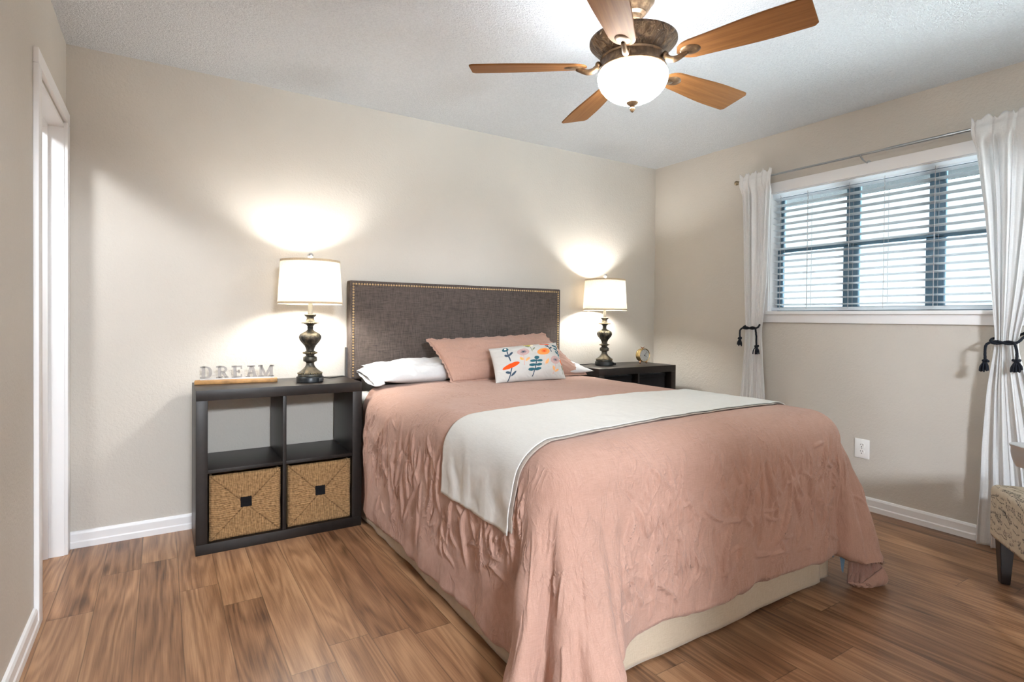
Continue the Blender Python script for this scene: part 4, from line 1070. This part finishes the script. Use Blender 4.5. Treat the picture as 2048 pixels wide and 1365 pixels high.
# ------------------------------------------------------------------ bed runner
def bil(Mx, a, b_):
    i = np.clip((a-fa[0])/STEP*(NA-1)*STEP/(fa[-1]-fa[0]), 0, NA-1.001); j = np.clip((b_-fb[0])/(fb[-1]-fb[0])*(NB-1), 0, NB-1.001)
    i0 = i.astype(int); j0 = j.astype(int); u = i-i0; v = j-j0
    if Mx.ndim == 3: u = u[..., None]; v = v[..., None]
    return Mx[i0, j0]*(1-u)*(1-v)+Mx[i0+1, j0]*u*(1-v)+Mx[i0, j0+1]*(1-u)*v+Mx[i0+1, j0+1]*u*v
PS = np.stack([blur(P1[..., k], 9) for k in range(3)], -1)
NS = normals(PS)
def runner_grid(a0, a1, back, front, lift, nA=230, nB=90):
    s_ = np.linspace(0, 1, nA); t_ = np.linspace(0, 1, nB)
    S, T_ = np.meshgrid(s_, t_, indexing='ij')
    A = a0 + (a1-a0)*S
    yb = np.interp(A, [q[0] for q in back], [q[1] for q in back]); yf = np.interp(A, [q[0] for q in front], [q[1] for q in front])
    B = yf + (yb-yf)*T_
    Pp = bil(PS, A, B); Nn = bil(NS, A, B); Nn /= np.linalg.norm(Nn, axis=-1, keepdims=True)
    wr = 0.0025*nza(A*9, B*9, 3) + 0.0012*nza(A*30, B*12, 9)
    edge = np.minimum(np.minimum(T_, 1-T_)*0.5, np.minimum(S, 1-S)*2)
    return Pp + Nn*(lift + wr*1.0 + 0.002)[..., None]
lend = CX0-Q-(CTOP-CR_-0.470)
bk = [(lend, -1.478), (CX0, -1.475), (CX1, -1.365), (CX1+0.4, -1.36)]
ft = [(lend, -1.972), (CX0-0.05, -2.00), (CX0+0.3, -1.975), (CX1, -1.892), (CX1+0.4, -1.89)]
rn = thing('bed_runner', 'white folded cloth runner laid across the foot of the comforter', 'bed runner', (-1.875, -1.7, 0.76))
RO = np.array((-1.875, -1.7, 0.76))
o = grid_mesh('upper_layer', runner_grid(lend, CX1+Q+0.16, bk, ft, 0.010)-RO, M['runner'], rn); o.modifiers.new('t', 'SOLIDIFY').thickness = 0.0025
ft2 = [(a, y-0.010-0.006*(a < CX0)) for a, y in ft]
o = grid_mesh('lower_layer', runner_grid(lend+0.012, CX1+Q+0.15, bk, ft2, 0.0045)-RO, M['runner_back'], rn); o.modifiers.new('t', 'SOLIDIFY').thickness = 0.002

# ------------------------------------------------------------------ pillows
def pillow(name, par, mat, corners, thick, nu=90, nv=70, seed=0, pinch=0.05, wr=0.006, flange=0.0, colors=None, p=2.6):
    """corners: TL, TR, BL, BR of the seam outline; two puffed faces"""
    TL, TR, BL, BR = [np.array(c, float) for c in corners]
    u = np.linspace(-1, 1, nu); v = np.linspace(-1, 1, nv); U, V = np.meshgrid(u, v, indexing='ij')
    def base(U, V):
        s_ = (U+1)/2; t_ = (V+1)/2
        s_, t_ = s_[..., None], t_[..., None]
        return (TL*(1-s_)+TR*s_)*t_ + (BL*(1-s_)+BR*s_)*(1-t_)
    ex = ((TR+BR)-(TL+BL)); ex /= np.linalg.norm(ex); ey = ((TL+TR)-(BL+BR)); ey /= np.linalg.norm(ey)
    n = np.cross(ex, ey); n /= np.linalg.norm(n)
    Up = U*(1-pinch*(1-V**2)*np.abs(U)**2); Vp = V*(1-pinch*1.3*(1-U**2)*np.abs(V)**2)
    B = base(Up, Vp)
    prof = (np.clip(1-np.abs(U)**p, 0, 1)**0.62)*(np.clip(1-np.abs(V)**p, 0, 1)**0.62)
    w_ = nza(U*2.2+seed, V*2.2, seed)*wr*2.2 + nza(U*7+seed, V*5, seed+3)*wr
    # seam puckers
    ed = np.minimum(1-np.abs(U), 1-np.abs(V))
    pk = wr*0.8*np.sin((U+V*0.7)*38+nza(U*6, V*6, seed+9)*4)*np.exp(-ed*7)*np.clip(ed*14, 0, 1)
    obs = []
    loc = np.array(par.location)
    F_ = B + n*(thick/2*prof + (w_+pk)*np.clip(prof*1.6, 0, 1))[..., None]
    K_ = B - n*(thick/2*prof + w_*0.5*prof)[..., None]
    # one closed mesh: front then back
    nF = nu*nv
    idx = np.arange(nF).reshape(nu, nv)
    a, b2, c, d = idx[:-1, :-1], idx[1:, :-1], idx[1:, 1:], idx[:-1, 1:]
    F1 = np.stack([a, b2, c, d], -1).reshape(-1, 4); F2 = np.stack([d, c, b2, a], -1).reshape(-1, 4)+nF
    me = bpy.data.meshes.new(name)
    V_ = np.concatenate([F_.reshape(-1, 3), K_.reshape(-1, 3)])-loc
    me.from_pydata(V_.tolist(), [], np.concatenate([F1, F2]).tolist()); me.update()
    if colors is not None:
        cf_ = colors(U, V); base_c = np.tile(np.array([[0.53, 0.51, 0.48]]), (nF, 1))
        at = me.color_attributes.new('print', 'FLOAT_COLOR', 'POINT')
        cc = np.concatenate([cf_.reshape(-1, 3), base_c]); cc = np.concatenate([cc, np.ones((2*nF, 1))], 1).astype(np.float32)
        at.data.foreach_set('color', cc.reshape(-1))
    bm = bmesh.new(); bm.from_mesh(me); bmesh.ops.remove_doubles(bm, verts=bm.verts[:], dist=1e-5); bm.to_mesh(me); bm.free()
    return link_mesh(name, me, mat, par, sharp=180), base, n
wp1 = thing('sleeping_pillow', 'white sleeping pillow on the left half of the bed by the headboard', 'pillow', (-2.25, -0.27, 0.79), group='white sleeping pillows')
pillow('pillow_body', wp1, M['white_cotton'], [(-2.600, -0.110, 0.850), (-1.93, -0.10, 0.850), (-2.585, -0.475, 0.787), (-1.93, -0.375, 0.795)], 0.118, seed=2, pinch=0.06, wr=0.007)
# open hem of the pillow case
def case_hem(par, x, dirx, seed):
    n = 60; P = np.zeros((n, 12, 3))
    for i in range(n):
        a = 2*PI*i/n
        for j in range(12):
            f = j/11
            yy = -0.305 + 0.175*math.cos(a)*(1-0.05*f); zz = 0.808 - 0.030*math.cos(a+PI)*0.9*0 + (0.030*math.cos(a)) + (0.022-0.006*f+0.006*nz(a*2, seed))*math.sin(a)
            P[i, j] = (x + dirx*(0.050*f + 0.012*nz(a*1.5, seed+2)*f), yy, max(0.764, zz - 0.022*f))
    P -= np.array(par.location)
    o = grid_mesh('case_hem', P, M['white_cotton'], par, wrap=True); o.modifiers.new('t', 'SOLIDIFY').thickness = 0.002
case_hem(wp1, -2.580, -1, 3)
wp2 = thing('sleeping_pillow', 'white sleeping pillow mostly hidden behind the pink sham, right half of the bed', 'pillow', (-1.4, -0.27, 0.79), group='white sleeping pillows')
pillow('pillow_body', wp2, M['white_cotton'], [(-1.83, -0.12, 0.845), (-1.12, -0.135, 0.840), (-1.83, -0.48, 0.785), (-1.075, -0.47, 0.780)], 0.120, seed=6, pinch=0.05, wr=0.007)
sh_ = thing('pillow_sham', 'long dusty pink frayed-edge pillow sham leaning on the white pillows', 'pillow', (-1.77, -0.39, 0.80))
shc = [(-2.235, -0.275, 1.000), (-1.345, -0.245, 1.030), (-2.180, -0.500, 0.768), (-1.150, -0.455, 0.765)]
_, base_, nrm_ = pillow('sham_body', sh_, M['pink'], shc, 0.165, 110, 80, seed=12, pinch=0.045, wr=0.008)
# frayed fringe round the seam
fr_n = 420; Pf = np.zeros((fr_n, 5, 3)); rg = random.Random(4)
for i in range(fr_n):
    t = 4.0*i/fr_n; k = int(t); f = t-k
    U_, V_ = [(-1+2*f, 1), (1, 1-2*f), (1-2*f, -1), (-1, -1+2*f)][k]
    pin = 0.045
    Uq = U_*(1-pin*(1-V_**2)); Vq = V_*(1-pin*1.3*(1-U_**2))
    L = 0.013 + 0.0025*rg.uniform(-1, 1)
    for j in range(5):
        g_ = j/4; sU, sV = Uq, Vq
        if abs(U_) == 1 or k in (1, 3): sU = Uq*(1+2*L*g_/1.0*0.9)
        if k in (0, 2): sV = Vq*(1+2*L*g_/0.33)
        p_ = base_(np.array(sU), np.array(sV)) + nrm_*(0.006*math.sin(i*0.55)*g_ + 0.0015*rg.uniform(-1, 1)*g_)
        Pf[i, j] = p_
Pf[..., 2] = np.maximum(Pf[..., 2], 0.757)
o = grid_mesh('frayed_fringe', Pf-np.array(sh_.location), M['pink'], sh_, wrap=True); o.modifiers.new('t', 'SOLIDIFY').thickness = 0.003

# floral cushion; the print is worked out in cushion coordinates
TEAL, NAVY = (0.030, 0.115, 0.150), (0.045, 0.075, 0.115)
ORANGE, RED, PEACH, MAUVE, OLIVE, GREEN = (0.80, 0.30, 0.085), (0.78, 0.085, 0.012), (0.80, 0.40, 0.17), (0.52, 0.35, 0.33), (0.56, 0.44, 0.10), (0.24, 0.26, 0.16)
def floral(U, V):
    s_ = (U+1)/2; t_ = (V+1)/2/0.90
    A = [np.array(q, float) for q in ((100, 225), (1480, 170), (340, 1050), (1750, 985))]
    X = (A[0][0]*(1-s_)+A[1][0]*s_)*t_+(A[2][0]*(1-s_)+A[3][0]*s_)*(1-t_)
    Y = (A[0][1]*(1-s_)+A[1][1]*s_)*t_+(A[2][1]*(1-s_)+A[3][1]*s_)*(1-t_)
    C = np.zeros(U.shape+(3,)); C[:] = (0.55, 0.535, 0.51)
    def put(mask, col):
        C[mask] = col
    def ell(cx_, cy_, rx, ry, ang, col):
        a = math.radians(ang); dx_, dy_ = X-cx_, Y-cy_
        u = dx_*math.cos(a)+dy_*math.sin(a); v = -dx_*math.sin(a)+dy_*math.cos(a)
        put((u/rx)**2+(v/ry)**2 < 1, col)
    def seg(x0, y0, x1, y1, w, col):
        dx_, dy_ = x1-x0, y1-y0; L2 = dx_*dx_+dy_*dy_
        t = np.clip(((X-x0)*dx_+(Y-y0)*dy_)/L2, 0, 1)
        put(np.hypot(X-x0-t*dx_, Y-y0-t*dy_) < w/2, col)
    # ring flower, top left
    seg(385, 320, 475, 612, 20, NAVY); ell(360, 275, 60, 62, 0, TEAL); ell(358, 258, 22, 28, 0, (0.7, 0.7, 0.68))
    ell(390, 455, 45, 24, 40, NAVY); ell(465, 425, 52, 26, -62, NAVY)
    # mauve burst flowers
    def burst(cx_, cy_, rx, ry, sx0, sy0, sx1, sy1):
        seg(sx0, sy0, sx1, sy1, 14, (0.62, 0.38, 0.33)); ell(cx_, cy_, rx, ry, 0, MAUVE)
        for k in range(10):
            a = 2*PI*k/10; seg(cx_+18*math.cos(a), cy_+14*math.sin(a), cx_+58*math.cos(a), cy_+42*math.sin(a), 9, NAVY)
        ell(cx_, cy_, 16, 14, 0, NAVY)
    burst(695, 412, 125, 88, 715, 495, 765, 740)
    ell(690, 580, 52, 28, 38, PEACH); ell(810, 600, 58, 28, -55, PEACH); ell(690, 585, 26, 10, 38, OLIVE)
    burst(1415, 612, 115, 102, 1435, 710, 1415, 930)
    ell(1395, 820, 58, 28, 62, PEACH); ell(1485, 850, 60, 24, -38, PEACH)
    # olive flower at the top seam
    seg(815, 265, 885, 395, 14, GREEN); ell(790, 205, 100, 40, 10, OLIVE); ell(770, 255, 50, 30, 35, GREEN); ell(905, 325, 40, 18, -58, GREEN); ell(865, 215, 30, 50, 20, (0.76, 0.70, 0.55))
    # orange flower
    seg(1150, 505, 1195, 755, 14, (0.76, 0.50, 0.38)); ell(1122, 415, 132, 96, 0, ORANGE); ell(1130, 400, 62, 56, 0, (0.78, 0.21, 0.05)); ell(1132, 402, 30, 28, 0, RED); ell(1230, 660, 32, 66, 18, PEACH)
    # red poppies
    seg(535, 780, 560, 1060, 20, NAVY); ell(515, 725, 152, 58, -20, RED); ell(500, 875, 58, 24, 25, NAVY); ell(605, 908, 58, 24, -60, NAVY)
    seg(1195, 210, 1292, 418, 18, NAVY); ell(1145, 182, 120, 32, 2, RED); ell(1190, 262, 52, 20, 25, NAVY); ell(1282, 300, 40, 24, -55, NAVY)
    # teal leaf stem, centre
    seg(985, 620, 1000, 972, 20, NAVY); ell(982, 580, 52, 48, 0, TEAL)
    for yy in (655, 748, 845):
        ell(925, yy, 66, 30+2*(yy > 700), 4, TEAL); ell(1056, yy-4, 62, 30+2*(yy > 700), -6, TEAL)
    # teal leaf stem, right
    seg(1420, 200, 1530, 550, 18, (0.05, 0.10, 0.17))
    for (x, y) in ((1385, 225), (1405, 320), (1450, 420)): ell(x, y, 62, 26, 22, TEAL)
    for (x, y) in ((1475, 260), (1500, 355), (1525, 450)): ell(x, y, 44, 24, -30, TEAL)
    # red bloom at the right seam
    ell(1590, 635, 38, 78, -28, (0.78, 0.15, 0.02)); seg(1600, 720, 1660, 905, 14, GREEN); ell(1625, 760, 22, 58, -35, GREEN)
    return C
cu = thing('throw_cushion', 'small white cushion printed with orange and teal flowers', 'cushion', (-1.72, -0.58, 0.80))
pillow('cushion_body', cu, M['floral'], [(-1.950, -0.520, 0.955), (-1.435, -0.505, 0.985), (-1.985, -0.668, 0.765), (-1.470, -0.660, 0.765)], 0.135, 360, 210, seed=20, pinch=0.035, wr=0.0045, colors=floral)

# ------------------------------------------------------------------ ceiling fan
FC = (-2.003, -1.763)
fan = thing('ceiling_fan', 'five-blade wooden ceiling fan with a lit glass bowl', 'ceiling fan', (FC[0], FC[1], H))
zr = lambda z: z-H
MB().lathe([(0.0, 0.0), (0.082, 0.0), (0.086, -0.004), (0.080, -0.012), (0.084, -0.020), (0.072, -0.034), (0.062, -0.052), (0.052, -0.060), (0.050, -0.066), (0.036, -0.074), (0.030, -0.090), (0.012, -0.094), (0.0, -0.094)], 48).build('canopy', M['fanmetal'], fan)
MB().cyl((0, 0, -0.09), (0, 0, zr(2.215)), 0.012, seg=20).lathe([(0.0, zr(2.262)), (0.026, zr(2.262)), (0.03, zr(2.255)), (0.03, zr(2.225)), (0.0, zr(2.225))], 24).build('downrod', M['fanmetal'], fan)
# flared carved housing, hollow on top for the uplights
MB().lathe([(0.0, zr(2.213)), (0.100, zr(2.213)), (0.135, zr(2.235)), (0.163, zr(2.262)), (0.170, zr(2.268)), (0.1745, zr(2.266)), (0.1745, zr(2.258)), (0.168, zr(2.250)), (0.150, zr(2.232)), (0.132, zr(2.214)), (0.1235, zr(2.204)), (0.122, zr(2.200)), (0.0, zr(2.200))], 64).build('motor_housing', M['carved'], fan)
def flute(a, z): return 1 + (0.012*abs(math.sin(36*a)) if zr(2.163) < z < zr(2.192) else 0)
MB().lathe([(0.0, zr(2.2005)), (0.122, zr(2.2005)), (0.130, zr(2.1985)), (0.132, zr(2.1945)), (0.127, zr(2.191)), (0.1245, zr(2.189)), (0.1245, zr(2.168)), (0.127, zr(2.164)), (0.1285, zr(2.158)), (0.1330, zr(2.155)), (0.1340, zr(2.149)), (0.131, zr(2.145)), (0.0, zr(2.145))], 216, mod=flute).build('fluted_band', M['fanmetal'], fan)
MB().lathe([(0.132, zr(2.146)), (0.1395, zr(2.132)), (0.1405, zr(2.118)), (0.137, zr(2.100)), (0.128, zr(2.080)), (0.112, zr(2.060)), (0.090, zr(2.042)), (0.062, zr(2.028)), (0.030, zr(2.020)), (0.0, zr(2.018))], 48).build('glass_bowl', M['bowl'], fan)
MB().lathe([(0.0, zr(2.026)), (0.022, zr(2.024)), (0.025, zr(2.020)), (0.020, zr(2.013)), (0.011, zr(2.007)), (0.007, zr(2.002)), (0.010, zr(1.998)), (0.0105, zr(1.992)), (0.006, zr(1.984)), (0.0, zr(1.979))], 24).build('finial', M['fanmetal'], fan)
for k in range(3):
    a = 2*PI*k/3 + 0.9; x, y = 0.062*math.cos(a), 0.062*math.sin(a)
    MB().cyl((x, y, zr(2.213)), (x, y, zr(2.228)), 0.012, seg=14).build('bulb_holder', M['trim'], fan)
    MB().lathe([(0.0, 0.0), (0.009, 0.0), (0.013, 0.012), (0.011, 0.024), (0.004, 0.036), (0.0, 0.040)], 14, (x, y, zr(2.228))).build('uplight_bulb', M['upbulb'], fan)
for k, (a, t) in enumerate(((-0.3, 0.5), (0.5, 0.8), (1.5, 1.2))):
    p0 = Vector((0.035*math.cos(a-0.57), 0.035*math.sin(a-0.57), zr(2.262)))
    dr = Vector((math.cos(a-0.57)*t*0.5, math.sin(a-0.57)*t*0.5, 1.0 - 0.35*t)).normalized()
    MB().tube([p0, p0+dr*0.03], 0.0012, 6).tube([p0+dr*0.028, p0+dr*0.052], [0.0035, 0.0045], 10).build('wire_cap', M['purple'], fan)
ZB = 2.167
pitch = math.radians(12.5)
def blade_mesh():
    # outline along +x from r=0.185 to r=0.66
    up_, dn = [], []
    for i in range(41):
        t = i/40; x = 0.185 + 0.475*t
        w = 0.050 + 0.022*float(sm(0.0, 0.75, t))
        if t < 0.14: w *= math.sqrt(max(0.0, 1-((0.14-t)/0.14)**2))
        if t > 0.965: w -= 0.012*((t-0.965)/0.035)**2
        up_.append((x + (0.008 if t == 1 else 0)*0, w)); dn.append((x, -w))
    poly = dn + up_[::-1]
    cl = []
    for p in poly:
        if not cl or math.hypot(p[0]-cl[-1][0], p[1]-cl[-1][1]) > 1e-4: cl.append(p)
    return cl
bp_ = blade_mesh()
for k in range(5):
    a = 2.523 - 2*PI*k/5
    R3 = Matrix.Rotation(a, 4, 'Z') @ Matrix.Translation((0, 0, ZB-H)) @ Matrix.Rotation(-pitch, 4, 'X')
    mb = MB(); mb.prism(bp_, -0.0035, 0.0035, bev=0.0012)
    o = mb.build('blade', M['blade'], fan); o.matrix_local = R3
    # curved iron: scroll at the band, dip, rise to an oval plate under the blade
    mb = MB()
    pts_ = [(0.130, 0, 0.012), (0.142, 0, 0.000), (0.158, 0, -0.016), (0.180, 0, -0.022), (0.205, 0, -0.016), (0.228, 0, -0.008)]
    def cr(p, n=6):
        out_ = []
        for i in range(len(p)-1):
            q0, q1, q2, q3 = [Vector(p[max(0, min(len(p)-1, i+kk))]) for kk in (-1, 0, 1, 2)]
            for kk in range(n):
                t = kk/n; out_.append(0.5*((2*q1)+(q2-q0)*t+(2*q0-5*q1+4*q2-q3)*t*t+(3*q1-q0-3*q2+q3)*t**3))
        return out_+[Vector(p[-1])]
    cp = cr(pts_); n_ = len(cp)
    mb.tube(cp, [0.0075+0.0045*math.sin(PI*i/(n_-1)) for i in range(n_)], 12)
    mb.ball((0.139, 0, 0.008), 0.0125, 14)
    iron = mb.build('blade_iron', M['fanmetal'], fan); iron.matrix_local = Matrix.Rotation(a, 4, 'Z') @ Matrix.Translation((0, 0, ZB-H))
    mb = MB().lathe([(0.0, -0.0095), (0.020, -0.0090), (0.028, -0.0070), (0.033, -0.0045), (0.034, -0.0036), (0.0, -0.0036)], 28)
    bmesh.ops.transform(mb.bm, matrix=Matrix.Translation((0.238, 0, 0)) @ Matrix.Diagonal((1.15, 0.85, 1, 1)), verts=mb.bm.verts[:])
    pl = mb.build('mounting_plate', M['fanmetal'], iron); pl.matrix_local = Matrix.Rotation(-pitch, 4, 'X')

# ------------------------------------------------------------------ script-print accent chair in the near right corner
ang = math.atan2(0.605, 0.797)                       # direction of its front edge
ex_, ey_ = Vector((0.797, 0.605, 0)), Vector((-0.605, 0.797, 0))   # ey_: the way the chair faces
A0 = Vector((-0.482, -2.466, 0))                     # outer front corner
ch = thing('accent_chair', 'cream script-print upholstered chair in the near right corner', 'chair', A0, ang)
def script_cols(U, Vv, seed, su, sv):
    """U, Vv in metres on the cloth: pen scribbles and a postmark"""
    C = np.zeros(U.shape+(3,)); C[:] = (0.60, 0.52, 0.41)
    tn = nza(U*40, Vv*40, seed)[..., None]*0.05; C += tn
    rg_ = random.Random(seed); ink = np.array((0.055, 0.05, 0.05))
    M_ = np.zeros(U.shape)
    def poly(pts, w):
        for (x0, y0), (x1, y1) in zip(pts, pts[1:]):
            lo_x, hi_x, lo_y, hi_y = min(x0, x1)-w, max(x0, x1)+w, min(y0, y1)-w, max(y0, y1)+w
            mk = (U > lo_x) & (U < hi_x) & (Vv > lo_y) & (Vv < hi_y)
            if not mk.any(): continue
            dx_, dy_ = x1-x0, y1-y0; L2 = dx_*dx_+dy_*dy_+1e-12
            t = np.clip(((U[mk]-x0)*dx_+(Vv[mk]-y0)*dy_)/L2, 0, 1)
            M_[mk] = np.maximum(M_[mk], (np.hypot(U[mk]-x0-t*dx_, Vv[mk]-y0-t*dy_) < w/2)*1.0)
    u0, u1, v0, v1 = U.min(), U.max(), Vv.min(), Vv.max()
    y = v0+0.012
    while y < v1-0.005:
        x = u0+rg_.uniform(0, 0.02)
        while x < u1:
            L = rg_.uniform(0.03, 0.10); n = int(L/0.0022)+4; ph = rg_.random()*6; big = rg_.choice((0.6, 1.0, 1.6)); sl_ = rg_.uniform(-0.25, 0.35)
            pts = []
            for i in range(n):
                q = i*0.95+ph; tall = 1+1.3*max(0, math.sin(i*0.23+ph*3))**3
                pts.append((x+L*i/n+0.0030*big*math.cos(q)+0.35*0.005*big*tall*math.sin(q), y+sl_*L*i/n+0.0050*big*tall*math.sin(q)))
            if rg_.random() < 0.75: poly(pts, rg_.choice((0.0016, 0.0022, 0.0030)))
            else: poly([(x, y+0.004), (x+L*0.4, y-0.002), (x+L, y+0.008)], 0.0026)
            x += L+rg_.uniform(0.004, 0.03)
        y += rg_.uniform(0.022, 0.034)
    cx_, cy_ = u0+su, v0+sv
    for r_ in (1.0, 0.78): poly([(cx_+0.026*r_*math.cos(q*PI/14), cy_+0.036*r_*math.sin(q*PI/14)) for q in range(29)], 0.0026)
    M_[((U-cx_)/0.012)**2+((Vv-cy_+0.016)/0.008)**2 < 1] = 0.9
    C = C*(1-M_[..., None])+ink*M_[..., None]
    return C
def padded_block(name, par, lo, hi, rad, seed, mat, n=150):
    """rounded cushion block with printed cloth on all faces"""
    lo, hi = np.array(lo, float), np.array(hi, float); size = hi-lo; ctr = (lo+hi)/2
    faces = [(0, 1), (0, -1), (1, 1), (1, -1), (2, 1), (2, -1)]
    Vs, Fs, Cs, base = [], [], [], 0
    for ax, sg_ in faces:
        i1, i2 = [k for k in range(3) if k != ax]
        n1 = max(20, int(size[i1]/0.0032)) if not (ax == 2 and sg_ < 0) else 20
        n2 = max(20, int(size[i2]/0.0032)) if not (ax == 2 and sg_ < 0) else 20
        g1, g2 = np.meshgrid(np.linspace(-size[i1]/2, size[i1]/2, n1), np.linspace(-size[i2]/2, size[i2]/2, n2), indexing='ij')
        Pq = np.zeros(g1.shape+(3,)); Pq[..., ax] = sg_*size[ax]/2; Pq[..., i1] = g1; Pq[..., i2] = g2
        core = np.clip(Pq, -(size/2-rad), size/2-rad); dv = Pq-core; l = np.linalg.norm(dv, axis=-1, keepdims=True)
        Pq = core + dv/np.maximum(l, 1e-9)*rad
        cols = script_cols(g1, g2, seed+ax*3+sg_, size[i1]*(0.11 if ax == 1 else 0.5), size[i2]*0.45)
        idx = np.arange(g1.size).reshape(g1.shape)+base
        Fs.append(np.stack([idx[:-1, :-1], idx[1:, :-1], idx[1:, 1:], idx[:-1, 1:]], -1).reshape(-1, 4))
        Vs.append(Pq.reshape(-1, 3)+ctr); Cs.append(cols.reshape(-1, 3)); base += g1.size
    me = bpy.data.meshes.new(name); me.from_pydata(np.concatenate(Vs).tolist(), [], np.concatenate(Fs).tolist()); me.update()
    at = me.color_attributes.new('print', 'FLOAT_COLOR', 'POINT')
    C = np.concatenate(Cs); at.data.foreach_set('color', np.concatenate([np.clip(C, 0, 1), np.ones((len(C), 1))], 1).astype(np.float32).reshape(-1))
    bm = bmesh.new(); bm.from_mesh(me); bmesh.ops.remove_doubles(bm, verts=bm.verts[:], dist=1e-5)
    bmesh.ops.recalc_face_normals(bm, faces=bm.faces[:]); bm.to_mesh(me); bm.free()
    return link_mesh(name, me, mat, par, sharp=180)
CW, CD = 0.56, 0.58
# local frame: x along the front edge towards the right wall, y the facing direction
padded_block('seat', ch, (-CW, -CD, 0.185), (0.0, 0.0, 0.425), 0.028, 3, M['script'])
padded_block('backrest', ch, (-CW, -CD-0.02, 0.415), (0.0, -CD+0.11, 0.82), 0.035, 40, M['script'])
for (x, y) in ((-0.045, -0.045), (-CW+0.045, -0.045), (-0.045, -CD+0.045), (-CW+0.045, -CD+0.045)):
    b2 = bmesh.new(); mb = MB()
    vs = []
    for (z, h_) in ((0.0, 0.0165), (0.19, 0.026)):
        vs.append([b2.verts.new((x+sx_*h_, y+sy_*h_, z)) for sx_, sy_ in ((-1, -1), (1, -1), (1, 1), (-1, 1))])
    for i in range(4): b2.faces.new((vs[0][i], vs[0][(i+1) % 4], vs[1][(i+1) % 4], vs[1][i]))
    b2.faces.new(vs[0][::-1]); b2.faces.new(vs[1])
    bmesh.ops.bevel(b2, geom=b2.edges[:], offset=0.002, segments=2, affect='EDGES')
    mb.add(b2); mb.build('leg', M['leg'], ch)

# silver square side table whose rounded corner just enters the picture
tt = thing('side_table', 'silver metal side table corner at the right photo edge above the chair seat', 'table', (-1.026, -2.675, 0), math.atan2(0.68, -0.73)+PI/2)
# local frame: x runs towards the camera side, y away behind the picture edge
def slab_outline(inset, n=8):
    r, o_ = 0.030, []
    x0, x1, y0, y1 = inset, 0.42-inset, inset, 0.42-inset
    for cx_, cy_, a0 in ((x1-r, y1-r, 0), (x0+r, y1-r, 90), (x0+r, y0+r, 180), (x1-r, y0+r, 270)):
        for k in range(n+1):
            a = math.radians(a0+90*k/n); o_.append((cx_+r*math.cos(a), cy_+r*math.sin(a)))
    return o_
TZ = 0.712
prof_ = [(0.010, 0.0), (0.003, -0.001), (0.0, -0.004), (0.001, -0.010), (0.0035, -0.014), (0.0030, -0.030), (0.0050, -0.048), (0.0090, -0.066), (0.014, -0.080), (0.030, -0.083)]
b2 = bmesh.new(); rings = [[b2.verts.new((p[0], p[1], TZ+z)) for p in slab_outline(i_)] for i_, z in prof_]
for A, B in zip(rings, rings[1:]):
    for k in range(len(A)): b2.faces.new((A[k], A[(k+1) % len(A)], B[(k+1) % len(A)], B[k]))
b2.faces.new(rings[0]); b2.faces.new(rings[-1][::-1])
MB().add(b2).build('table_top', M['silver'], tt)
for (x, y) in ((0.37, 0.05), (0.37, 0.37)):
    MB().cyl((x, y, 0.012), (x, y, TZ-0.08), 0.011, seg=20).build('leg', M['silver'], tt)
MB().box((0.355, 0.02, 0), (0.395, 0.40, 0.014), 0.004).box((0.10, 0.02, 0), (0.36, 0.05, 0.014), 0.004).box((0.10, 0.37, 0), (0.36, 0.40, 0.014), 0.004).build('base_frame', M['silver'], tt)
